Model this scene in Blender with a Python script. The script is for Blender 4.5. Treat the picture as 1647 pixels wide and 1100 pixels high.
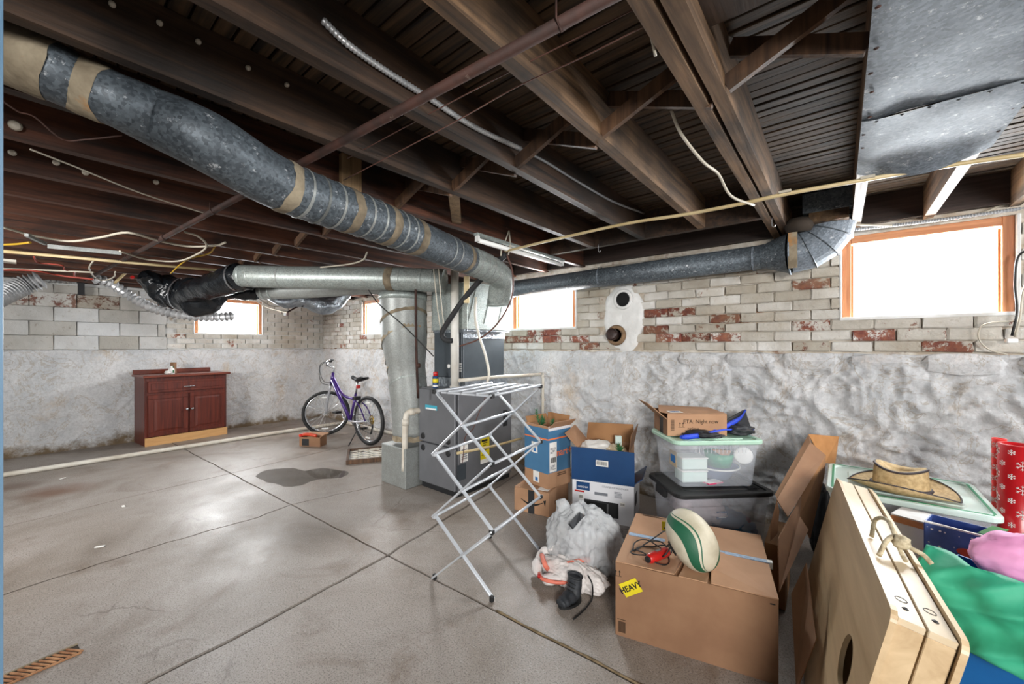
import bpy, math, random
from mathutils import Vector, Matrix, noise
random.seed(7)
SC = bpy.context.scene
COL = SC.collection
for o in list(bpy.data.objects):
    bpy.data.objects.remove(o)
R_ = math.radians

# ------------------------------------------------------------------ camera, world, lights
HC = 1.35
YAW = R_(39.47)
FWD = Vector((-math.sin(YAW), math.cos(YAW), 0)); RGT = Vector((math.cos(YAW), math.sin(YAW), 0))
cd = bpy.data.cameras.new('camera'); cam = bpy.data.objects.new('camera', cd); COL.objects.link(cam)
cam.location = (0, 0, HC); cam.rotation_euler = (R_(90), 0, YAW)
cd.sensor_width = 36; cd.lens = 640/1647*36; cd.shift_y = 6/1647; cd.clip_start = .02
SC.camera = cam
SC.view_settings.view_transform = 'Standard'; SC.view_settings.look = 'None'
SC.view_settings.gamma = 1; SC.view_settings.use_curve_mapping = False
SC.view_settings.exposure = 0.0
world = bpy.data.worlds.new('sky'); SC.world = world; world.use_nodes = True
bg = world.node_tree.nodes['Background']; bg.inputs[0].default_value = (.93, .96, 1, 1); bg.inputs[1].default_value = 3.0

def area(name, loc, target, sx, sy, power, col=(1, 1, 1), spread=180):
    l = bpy.data.lights.new(name, 'AREA'); l.shape = 'RECTANGLE'; l.size = sx; l.size_y = sy
    l.energy = power; l.color = col; l.spread = R_(spread)
    o = bpy.data.objects.new(name, l); COL.objects.link(o); o.location = loc
    o.rotation_euler = (Vector(target)-Vector(loc)).to_track_quat('-Z', 'Y').to_euler()
    return o
# daylight outside each window
area('window_and_added_light', (.41, 3.95, 1.85), (-.4, 0, .5), .78, .55, 95, (.95, .98, 1))
area('window_and_added_light', (-2.55, 3.95, 1.85), (-3.0, 0, .6), .84, .55, 130, (.95, .98, 1))
area('window_and_added_light', (-5.85, 3.95, 1.85), (-5.5, 0, .7), .84, .55, 110, (.95, .98, 1))
area('window_and_added_light', (-8.05, 2.1, 1.85), (-3, 1.3, .6), .9, .55, 110, (.95, .98, 1))
# two fill lights added behind the camera, standing for no known lamp
area('fill_light', (1.7, -1.6, 1.70), (-1.6, 3.6, .75), 1.0, .8, 85, (1, .98, .96), 115)
area('fill_light', (-3.4, -2.2, 1.70), (-5.6, 3.0, .75), 1.0, .8, 80, (1, .98, .96), 115)
area('window_and_added_light', (2.72, 2.45, 1.85), (-3.0, 2.7, .9), 1.2, .55, 85, (.96, .98, 1))  # added light raking the rubble, through a made-up window in the right wall

# ------------------------------------------------------------------ pixel -> metres helpers (real places in the room)
def ray(px, py):
    return FWD + RGT*((px-823)/640.0) + Vector((0, 0, (556-py)/640.0))
def V(px, py, f): return Vector((0, 0, HC)) + ray(px, py)*f
def PZ(px, py, z): r = ray(px, py); return V(px, py, (z-HC)/r.z)
def PY(px, py, y): r = ray(px, py); return V(px, py, y/r.y)
def PX(px, py, x): r = ray(px, py); return V(px, py, x/r.x)

# ------------------------------------------------------------------ materials
def lin(h):
    if isinstance(h, str):
        h = h.lstrip('#'); c = [int(h[i:i+2], 16)/255 for i in (0, 2, 4)]
    else: c = list(h)
    return tuple([(x/12.92 if x <= .04045 else ((x+.055)/1.055)**2.4) for x in c]) + (1,)
class NT:
    def __init__(s, name):
        s.m = bpy.data.materials.new(name); s.m.use_nodes = True; s.t = s.m.node_tree
        s.b = s.t.nodes['Principled BSDF']
    def n(s, typ, **kw):
        x = s.t.nodes.new(typ)
        for k, v in kw.items():
            if k.startswith('_'): setattr(x, k[1:], v)
            else:
                kk = k.replace('__', ' ')
                x.inputs[int(kk[1:]) if kk[0] == 'i' and kk[1:].isdigit() else kk].default_value = v
        return x
    def l(s, a, b): s.t.links.new(a, b)
    def coord(s, kind='Object', scale=(1, 1, 1)):
        if kind == 'World': o = s.n('ShaderNodeNewGeometry').outputs['Position']
        else: o = s.n('ShaderNodeTexCoord').outputs[kind]
        mp = s.n('ShaderNodeMapping'); mp.inputs['Scale'].default_value = scale
        s.l(o, mp.inputs['Vector']); return mp.outputs['Vector']
    def noise(s, vec, scale, detail=4, rough=.55, dist=0):
        x = s.n('ShaderNodeTexNoise'); x.inputs['Scale'].default_value = scale; x.inputs['Detail'].default_value = detail
        x.inputs['Roughness'].default_value = rough; x.inputs['Distortion'].default_value = dist
        s.l(vec, x.inputs['Vector']); return x.outputs['Fac']
    def ramp(s, fac, stops, interp='LINEAR'):
        x = s.n('ShaderNodeValToRGB'); r = x.color_ramp; r.interpolation = interp
        while len(r.elements) < len(stops): r.elements.new(.5)
        for e, (p, c) in zip(r.elements, stops):
            e.position = p; e.color = c if len(c) == 4 else tuple(c)+(1,)
        s.l(fac, x.inputs['Fac']); return x.outputs['Color']
    def mix(s, fac, a, b, mode='MIX'):
        x = s.n('ShaderNodeMix', _data_type='RGBA', _blend_type=mode)
        if isinstance(fac, (int, float)): x.inputs[0].default_value = fac
        else: s.l(fac, x.inputs[0])
        for v, i in ((a, 6), (b, 7)):
            if isinstance(v, tuple): x.inputs[i].default_value = v
            else: s.l(v, x.inputs[i])
        return x.outputs[2]
    def bump(s, h, strength, dist=.01, prev=None):
        x = s.n('ShaderNodeBump'); x.inputs['Strength'].default_value = strength; x.inputs['Distance'].default_value = dist
        s.l(h, x.inputs['Height'])
        if prev is not None: s.l(prev, x.inputs['Normal'])
        return x.outputs['Normal']
    def out(s, col=None, rough=.6, metal=0, normal=None, spec=None):
        if col is not None:
            if isinstance(col, tuple): s.b.inputs['Base Color'].default_value = col
            else: s.l(col, s.b.inputs['Base Color'])
        if isinstance(rough, (int, float)): s.b.inputs['Roughness'].default_value = rough
        else: s.l(rough, s.b.inputs['Roughness'])
        s.b.inputs['Metallic'].default_value = metal
        if spec is not None: s.b.inputs['Specular IOR Level'].default_value = spec
        if normal is not None: s.l(normal, s.b.inputs['Normal'])
        return s.m
B0 = (0, 0, 0, 1); W1 = (1, 1, 1, 1)
def M(name, c1, c2=None, ns=6, rough=.6, metal=0, bump=.15, bs=60, bd=.002, kind='Object', st=(1, 1, 1), lo=.35, hi=.65, c3=None, s3=2.0, t3=.6, spec=None):
    k = NT(name); v = k.coord(kind, st)
    c = lin(c1)
    if c2: c = k.ramp(k.noise(v, ns), [(lo, lin(c1)), (hi, lin(c2))])
    if c3: c = k.mix(k.ramp(k.noise(v, s3, 6, .65), [(t3, B0), (t3+.07, W1)]), c, lin(c3))
    nn = k.bump(k.noise(v, bs, 3), bump, bd) if bump else None
    return k.out(c, rough, metal, nn, spec)

def mat_plaster():
    k = NT('white_rubble_plaster'); v = k.coord('World')
    c = k.ramp(k.noise(v, 3.5, 5), [(.3, lin('#cdd0d3')), (.5, lin('#dfe0e1')), (.7, lin('#ebebeb'))])
    st = k.ramp(k.noise(v, 1.3, 8, .72, .6), [(.56, B0), (.68, W1)])
    c = k.mix(k.mix(.6, B0, st, 'MIX'), c, lin('#c9a878'))
    dk = k.ramp(k.noise(v, 5.5, 9, .75, 1.0), [(.62, B0), (.70, W1)])
    c = k.mix(k.mix(.5, B0, dk), c, lin('#94897a'))
    g = k.ramp(k.noise(v, 42, 7, .75), [(.42, W1), (.56, B0)])
    c = k.mix(k.mix(.30, B0, g), c, lin('#a3a3a2'))
    ln = k.ramp(k.noise(v, 3.1, 7, .62, 1.2), [(.485, B0), (.497, W1), (.503, W1), (.515, B0)])
    c = k.mix(k.mix(.45, B0, ln), c, lin('#a08a68'))
    # damp dirty band next to the floor
    sx = k.n('ShaderNodeSeparateXYZ'); k.l(k.coord('World'), sx.inputs[0])
    ad = k.n('ShaderNodeMath', _operation='MULTIPLY_ADD'); k.l(k.noise(v, 2.2, 7, .7), ad.inputs[0]); ad.inputs[1].default_value = -.75; k.l(sx.outputs['Z'], ad.inputs[2])
    ft = k.ramp(ad.outputs[0], [(0, W1), (.02, B0)])
    mr = k.n('ShaderNodeMapRange'); k.l(ad.outputs[0], mr.inputs[0]); mr.inputs[1].default_value = -.36; mr.inputs[2].default_value = -.24; mr.inputs[3].default_value = 1; mr.inputs[4].default_value = 0
    c = k.mix(mr.outputs[0], c, lin('#7a6850'))
    n1 = k.bump(k.noise(v, 18, 9, .75, .5), 1.0, .02)
    n2 = k.bump(k.noise(v, 60, 6, .8), .9, .006, n1)
    return k.out(c, .75, 0, n2)
def mat_brick(name, thr, paint='#d8d7d3', paint2='#c0bcb4', red='#93553f', kind='World', dirt=.3):
    k = NT(name); v = k.coord(kind)
    p = k.ramp(k.noise(v, 5, 5), [(.35, lin(paint2)), (.6, lin(paint))])
    r = k.ramp(k.noise(v, 30, 3), [(.35, lin('#733c34')), (.65, lin(red))])
    f = k.ramp(k.noise(v, 9, 9, .78, .3), [(thr, B0), (thr+.04, W1)])
    c = k.mix(f, p, r)
    d = k.ramp(k.noise(v, 22, 6, .7), [(.6, B0), (.72, W1)])
    c = k.mix(k.mix(.6, B0, d), c, lin('#8b7c69'))
    t2 = k.ramp(k.noise(v, 2.3, 5, .6), [(.45, B0), (.65, W1)])
    c = k.mix(k.mix(dirt, B0, t2), c, lin('#b3a283'))
    oi = k.n('ShaderNodeObjectInfo'); rr = k.ramp(oi.outputs['Random'], [(0, lin('#c9c2b6')), (.5, lin('#e6e3de')), (1, W1)])
    c = k.mix(1.0, c, rr, 'MULTIPLY')
    nb = k.bump(k.noise(v, 16, 4, .6), .8, .012)
    return k.out(c, .8, 0, k.bump(k.noise(v, 42, 7, .75), .9, .006, nb))
def mat_floor():
    k = NT('worn_concrete'); v = k.coord('World')
    c = k.ramp(k.noise(v, .9, 7, .62, .5), [(.3, lin('#6c6054')), (.44, lin('#8f857b')), (.6, lin('#a29a93')), (.76, lin('#7b6d60'))])
    b = k.ramp(k.noise(v, 1.7, 8, .7, .8), [(.53, B0), (.70, W1)])
    c = k.mix(k.mix(.65, B0, b), c, lin('#6d5b4a'))
    # aggregate speckle
    s = k.ramp(k.noise(v, 150, 3, .6), [(.40, W1), (.48, B0)])
    c = k.mix(k.mix(.55, B0, s), c, lin('#4b443e'))
    s2 = k.ramp(k.noise(v, 110, 3, .6), [(.58, B0), (.66, W1)])
    c = k.mix(k.mix(.35, B0, s2), c, lin('#c4bfba'))
    # hairline cracks
    vo = k.n('ShaderNodeTexVoronoi', _feature='DISTANCE_TO_EDGE', Scale=.8); 
    vv = k.n('ShaderNodeVectorMath', _operation='MULTIPLY_ADD'); nz = k.n('ShaderNodeTexNoise', Scale=3.0, Detail=6.0); k.l(v, nz.inputs['Vector'])
    k.l(nz.outputs['Color'], vv.inputs[0]); vv.inputs[1].default_value = (.35, .35, .35); k.l(v, vv.inputs[2]); k.l(vv.outputs[0], vo.inputs['Vector'])
    cr = k.ramp(vo.outputs['Distance'], [(0, W1), (.006, B0)])
    gate = k.ramp(k.noise(v, .9, 2), [(.57, B0), (.64, W1)])
    cr = k.mix(1.0, cr, gate, 'MULTIPLY')
    c = k.mix(k.mix(.55, B0, cr), c, lin('#4a3d30'))
    # rust stains with a place of their own
    for (x, y, r, col, a) in ((-5.6, .15, .30, '#6b4a35', .85), (-6.1, -.05, .2, '#5b4030', .7), (-2.45, -.27, .14, '#a8703f', .8), (-1.95, -.12, .12, '#a8703f', .6)):
        d = k.n('ShaderNodeVectorMath', _operation='DISTANCE'); mpv = k.n('ShaderNodeVectorMath', _operation='MULTIPLY_ADD')
        k.l(nz.outputs['Color'], mpv.inputs[0]); mpv.inputs[1].default_value = (.3, .3, 0); k.l(v, mpv.inputs[2]); k.l(mpv.outputs[0], d.inputs[0])
        d.inputs[1].default_value = (x+.15, y+.15, 0)
        mr = k.n('ShaderNodeMapRange'); k.l(d.outputs['Value'], mr.inputs[0]); mr.inputs[1].default_value = r*.2; mr.inputs[2].default_value = r; mr.inputs[3].default_value = a; mr.inputs[4].default_value = 0
        c = k.mix(mr.outputs[0], c, lin(col))
    rg = k.ramp(k.noise(v, 1.4, 5), [(.35, (.36,)*3), (.65, (.58,)*3)])
    n1 = k.bump(k.noise(v, 240, 3, .6), .35, .002)
    n2 = k.bump(k.noise(v, 9, 6), .25, .01, n1)
    return k.out(c, rg, 0, n2, .5)
def mat_wood(name, a, b, axis='y', kind='World', sc=1, rough=.65, dark=None, bump=.5):
    k = NT(name); s = {'x': (1.2, 22, 22), 'y': (22, 1.2, 22), 'z': (22, 22, 1.2)}[axis]
    v = k.coord(kind, tuple(q*sc for q in s))
    c = k.ramp(k.noise(v, 1.6, 6, .6, .6), [(.3, lin(a)), (.7, lin(b))])
    if dark:
        v2 = k.coord(kind); c = k.mix(k.ramp(k.noise(v2, 2.2, 5, .6), [(.5, B0), (.72, W1)]), c, lin(dark))
    return k.out(c, rough, 0, k.bump(k.noise(v, 4, 4), bump, .003))
def mat_galv(name, a='#6f7880', b='#98a2aa', st='#5b564f', metal=.55, rough=.42, white=.0):
    k = NT(name); v = k.coord('World')
    vo = k.n('ShaderNodeTexVoronoi', Scale=110.0); k.l(v, vo.inputs['Vector'])
    sx = k.n('ShaderNodeSeparateColor'); k.l(vo.outputs['Color'], sx.inputs[0])
    c = k.ramp(sx.outputs[0], [(-.0, lin(a)), (1, lin(b))])
    d = k.ramp(k.noise(v, 9, 9, .8), [(.45, B0), (.75, W1)])
    c = k.mix(k.mix(.5, B0, d), c, lin(st))
    w = k.ramp(k.noise(v, 28, 6, .75), [(.60, B0), (.66, W1)])
    c = k.mix(k.mix(white, B0, w), c, lin('#d9dde0'))
    return k.out(c, rough, metal, k.bump(k.noise(v, 60, 3), .2, .002))
mt = {}
mt['plaster'] = mat_plaster(); mt['floor'] = mat_floor()
mt['brick_a'] = mat_brick('painted_brick', .70); mt['brick_b'] = mat_brick('chipped_brick', .58); mt['brick_c'] = mat_brick('bare_red_brick', .46)
mt['cmu'] = mat_brick('painted_block', .76, '#dcdfe1', '#cdd0d2', '#7d6258', dirt=.12); mt['cmu_b'] = mat_brick('chipped_block', .5, '#cfcfcc', '#b5b1aa', '#735850', dirt=.15)
mt['mortar'] = M('mortar', '#aa9c8a', '#cdc7bc', 12, .9, bump=.6, bs=40, bd=.006, kind='World', c3='#7e5f48', s3=3, t3=.58)
mt['leftmortar'] = M('painted_joint', '#b9b9b6', '#cdcdca', 8, .9, bump=.6, bs=40, bd=.006, kind='World', c3='#8b7c6c', s3=3, t3=.62)
mt['patch'] = M('grey_patch_plaster', '#cfcfcc', '#dcdcda', 7, .85, bump=.8, bs=22, bd=.01, kind='World')
mt['whitepaint'] = M('chalky_white_paint', '#dfe0df', '#c9c8c4', 8, .7, bump=.4, bs=30, bd=.004, kind='World')
mt['grime'] = M('grime', '#2e2820', '#4b4034', 9, .95, bump=.5, kind='World')
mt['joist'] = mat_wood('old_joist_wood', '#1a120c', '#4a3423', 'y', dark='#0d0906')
mt['joist_lit'] = mat_wood('lit_joist_wood', '#37291d', '#87694c', 'y', dark='#1d150f')  # lit copy of the joist wood, the right window's light put into its colour
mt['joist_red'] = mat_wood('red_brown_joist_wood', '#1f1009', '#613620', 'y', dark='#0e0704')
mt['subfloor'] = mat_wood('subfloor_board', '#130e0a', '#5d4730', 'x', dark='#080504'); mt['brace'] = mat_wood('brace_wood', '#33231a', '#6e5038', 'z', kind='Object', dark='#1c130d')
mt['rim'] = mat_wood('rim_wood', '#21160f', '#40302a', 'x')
mt['frame'] = mat_wood('orange_window_wood', '#a9683f', '#cf9163', 'z', rough=.55); mt['frame_h'] = mat_wood('orange_window_wood_rail', '#a9683f', '#cf9163', 'x', rough=.55)
mt['galv'] = mat_galv('galvanized_duct', '#3f464c', '#656e75', '#26292d', .3, .5, .6); mt['galv_l'] = mat_galv('light_galvanized', '#8a9390', '#aab3b0', '#7b7467', .4, .42, .1)
mt['galv_s'] = mat_galv('silver_sheet', '#626b74', '#848e98', '#4a5057', .25, .66, .7); mt['galv_d'] = mat_galv('grey_sheet', '#8a8e8c', '#9a9e9b', '#6b6861', .3, .45, .1)
mt['tape'] = M('old_paper_tape', '#857863', '#5f5444', 14, .85, bump=.6, bs=30, bd=.004, kind='World'); mt['tape_w'] = M('torn_paper_wrap', '#a2967f', '#766a57', 9, .9, bump=.9, bs=18, bd=.012, kind='World', c3='#a87843', s3=3, t3=.6)
mt['foil'] = M('crinkled_foil', '#b2bac2', '#8f98a2', 20, .28, .85, bump=.9, bs=40, bd=.01, kind='World'); mt['blackwrap'] = M('black_plastic_wrap', '#101316', '#181c20', 10, .22, 0, bump=.8, bs=18, bd=.015, kind='World')
mt['flex'] = M('flex_metal', '#c4c5c6', '#a0a2a4', 14, .35, .35, bump=.2, kind='World')
mt['rust'] = M('rusty_pipe', '#251610', '#40251c', 12, .75, .1, bump=.5, bs=60, kind='World', c3='#7a6a60', s3=14, t3=.66)
mt['cream'] = M('cream_pipe', '#cdbb92', '#b8a376', 6, .5, bump=.1, kind='World'); mt['pvc'] = M('white_pvc', '#d9d8d2', '#c6c2b8', 5, .4, bump=.1, kind='World')
mt['pvc_dirty'] = M('dusty_pvc', '#d5d1c6', '#bdb5a6', 6, .5, bump=.2, kind='World')
mt['furn'] = M('furnace_grey', '#74767a', '#6a6c70', 4, .42, .3, bump=.05, kind='World'); mt['furn_d'] = M('coil_case_blue_grey', '#42494f', '#4c545a', 4, .4, .3, bump=.06, kind='World')
mt['dark'] = M('dark_plastic', '#17181a', '#202225', 9, .5, bump=.1); mt['black'] = M('black_rubber', '#0e0f10', '#1a1b1c', 9, .6, bump=.2)
mt['foam'] = M('black_pipe_foam', '#1b1c1e', '#27282a', 12, .75, bump=.3)
mt['card'] = M('cardboard', '#b08969', '#a47d5e', 5, .8, bump=.12, bs=120); mt['card_d'] = M('cardboard_inside', '#a37850', '#946b47', 5, .85, bump=.12, bs=120); mt['card_w'] = M('brown_cardboard', '#8f6c50', '#825f45', 5, .8, bump=.12, bs=120)
mt['cherry'] = mat_wood('cherry_wood', '#3f1710', '#6a2c1e', 'z', rough=.35, bump=.1); mt['cherry_h'] = mat_wood('cherry_top_wood', '#4a1d13', '#7d3b28', 'y', rough=.3, bump=.1); mt['ply'] = mat_wood('toe_plywood', '#b98a55', '#cfa26c', 'y', rough=.6, bump=.1)
mt['birch'] = mat_wood('birch_plywood', '#a98f6c', '#cbb38f', 'y', rough=.42, bump=.05, sc=.35); mt['birch_w'] = M('pale_birch_edge', '#c9b99f', '#b9a584', 4, .38, bump=.05)
mt['steel'] = M('satin_steel', '#c9ccd0', '#b4b7bb', 8, .25, .9, bump=.05); mt['alu'] = M('white_aluminium', '#c9cdd2', '#b9bec4', 5, .3, .35, bump=.03)
mt['purple'] = M('purple_paint', '#3c2468', '#472c7a', 5, .25, .2, bump=0); mt['silverp'] = M('silver_paint', '#c3c6cc', '#b2b5bb', 5, .28, .5, bump=0)
mt['red'] = M('red_plastic', '#c4211f', '#a81c1b', 6, .35, bump=.05); mt['orange'] = M('orange_red_plastic', '#d1492a', '#c03f24', 6, .4, bump=.05)
mt['white'] = M('white_plastic', '#e6e6e4', '#dcdcd9', 6, .45, bump=.05); mt['paper'] = M('white_paper', '#e8e7e3', '#dddbd5', 6, .8, bump=.1)
mt['yellow'] = M('yellow_sticker', '#e3d021', '#d6c31c', 6, .5, bump=0); mt['ink'] = M('black_ink', '#15130f', None, rough=.7, bump=0); mt['brownink'] = M('brown_ink', '#43301f', None, rough=.8, bump=0)
mt['navy'] = M('navy_print', '#123a66', '#16416f', 5, .4, bump=.05); mt['blueprint'] = M('blue_box_print', '#3f6f94', '#4879a0', 4, .5, bump=.06); mt['orangeink'] = M('orange_ink', '#dd7a4b', None, rough=.6, bump=0)
mt['boxwhite'] = M('white_box_board', '#d9dade', '#cfd0d4', 5, .55, bump=.05); mt['greyink'] = M('grey_ink', '#6d7178', None, rough=.7, bump=0)
mt['blueink'] = M('blue_ink', '#2f6fae', None, rough=.6, bump=0); mt['teal'] = M('teal_label', '#3f9fb5', None, rough=.5, bump=0)
mt['mint'] = M('mint_plastic', '#a9cdb8', '#b4d5c1', 5, .4, bump=.03); mt['mintw'] = M('pale_mint_plastic', '#c6dcd4', '#d3e2dc', 5, .35, bump=.03); mt['green'] = M('green_plastic', '#1f8a5f', '#238f63', 5, .4, bump=.03)
mt['bluefab'] = M('blue_fabric', '#1d3fc0', '#2148d0', 12, .6, bump=.4); mt['blackfab'] = M('black_fabric', '#1b1d20', '#2b2e33', 12, .55, bump=.4)
mt['grnleaf'] = M('green_fir', '#1e5a33', '#2d7a43', 30, .7, bump=.2); mt['boot'] = M('dark_boot_leather', '#23262a', '#34383d', 25, .6, bump=.5)
mt['pink'] = M('pink_tissue', '#e9a3cd', '#dd8cbd', 5, .7, bump=.6, bs=12, bd=.01); mt['greenpaper'] = M('green_tissue_paper', '#2f9a77', '#3aa884', 5, .65, bump=.6, bs=9, bd=.012); mt['bluebag'] = M('blue_gift_paper', '#0f5c9e', '#1567ad', 4, .45, bump=.3, bs=7, bd=.008)
mt['snowbag'] = M('snowy_blue_print', '#36508f', '#5a6fae', 9, .35, bump=.05, lo=.4, hi=.7); mt['wrapred'] = M('red_wrapping', '#a5141c', '#b71a20', 4, .3, bump=.05); mt['wraplite'] = M('bright_red_wrapping', '#d6262b', '#e23a30', 6, .3, bump=.05)
mt['straw'] = M('straw', '#c9b083', '#a88f63', 60, .75, bump=.5, bs=180); mt['hatdark'] = M('dark_hat_trim', '#2c2624', '#40363a', 20, .6, bump=.3)
mt['rope'] = M('rope', '#c2b699', '#938468', 60, .85, bump=.6, bs=150); mt['hole'] = M('hole_black', '#050505', None, rough=.9, bump=0)
mt['wire_w'] = M('white_cable', '#b3ac9c', None, rough=.5, bump=0); mt['wire_y'] = M('yellow_cable', '#a8861f', None, rough=.5, bump=0); mt['wire_r'] = M('red_cable', '#9c3f31', None, rough=.5, bump=0); mt['wire_k'] = M('black_cable', '#141414', None, rough=.5, bump=0); mt['wire_b'] = M('brown_cable', '#5a3a30', None, rough=.6, bump=0); mt['wire_g'] = M('grey_cable', '#8c8f92', None, rough=.5, bump=0)
mt['porcelain'] = M('porcelain', '#cfc8ba', '#b0a795', 20, .35, bump=0); mt['gold'] = M('brass_sprocket', '#a88a3a', '#8f7430', 9, .35, .6, bump=.05)
mt['bluepost'] = M('blue_grey_painted_metal', '#5c7d98', '#6a8aa4', 5, .45, bump=.05); mt['tapeblue'] = M('blue_white_tape', '#a9bcd0', '#7f9ab8', 70, .4, bump=.1); mt['tapeclear'] = M('pale_tape', '#c9b296', None, rough=.25, bump=0)
def glassy(name, col, alpha, rough=.15, bump=0, bs=20):
    k = NT(name); k.b.inputs['Alpha'].default_value = alpha
    nn = None
    if bump: nn = k.bump(k.noise(k.coord('Object'), bs, 5, .7, .5), bump, .02)
    m = k.out(lin(col), rough, 0, nn); return m
mt['clear'] = glassy('clear_plastic', '#dfe5ee', .30, .12); mt['clear2'] = glassy('clear_grey_plastic', '#c9cdd6', .35, .15)
mt['pane'] = glassy('window_glass', '#ffffff', .05, .05); mt['bagplastic'] = glassy('milky_bag_plastic', '#e6e9eb', .58, .2, 1.0, 34); mt['bagplastic2'] = glassy('white_bag_plastic', '#ece6e2', .9, .35, .8, 14)
mt['water'] = glassy('puddle_water', '#51483c', .30, .04)
def lampmat(name, c, s):
    k = NT(name); k.b.inputs['Emission Color'].default_value = lin(c); k.b.inputs['Emission Strength'].default_value = s
    return k.out(lin('#e8e8e4'), .4)
def mat_ball():
    k = NT('cream_green_ball'); v = k.coord('Object')
    sx = k.n('ShaderNodeSeparateXYZ'); k.l(v, sx.inputs[0])
    # longitude bands around the long axis (local z)
    at = k.n('ShaderNodeMath', _operation='ARCTAN2'); k.l(sx.outputs['Y'], at.inputs[0]); k.l(sx.outputs['X'], at.inputs[1])
    z2 = k.n('ShaderNodeMath', _operation='MULTIPLY'); k.l(sx.outputs['Z'], z2.inputs[0]); k.l(sx.outputs['Z'], z2.inputs[1])
    ma = k.n('ShaderNodeMath', _operation='MULTIPLY_ADD'); k.l(z2.outputs[0], ma.inputs[0]); ma.inputs[1].default_value = 45; k.l(at.outputs[0], ma.inputs[2])
    m2 = k.n('ShaderNodeMath', _operation='MULTIPLY_ADD'); k.l(ma.outputs[0], m2.inputs[0]); m2.inputs[1].default_value = 3/6.2832; m2.inputs[2].default_value = 10.1
    fr = k.n('ShaderNodeMath', _operation='FRACT'); k.l(m2.outputs[0], fr.inputs[0])
    band = k.ramp(fr.outputs[0], [(0, B0), (.30, B0), (.31, W1), (.58, W1), (.59, B0), (.65, B0), (.655, W1), (.68, W1), (.69, B0)], 'CONSTANT')
    d = k.ramp(k.noise(v, 9, 6), [(.4, lin('#c6bfaa')), (.65, lin('#aaa28b'))])
    c = k.mix(band, d, lin('#1c5a3f'))
    return k.out(c, .55, 0, k.bump(k.noise(v, 220, 2), .35, .002))
mt['ball'] = mat_ball()

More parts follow.
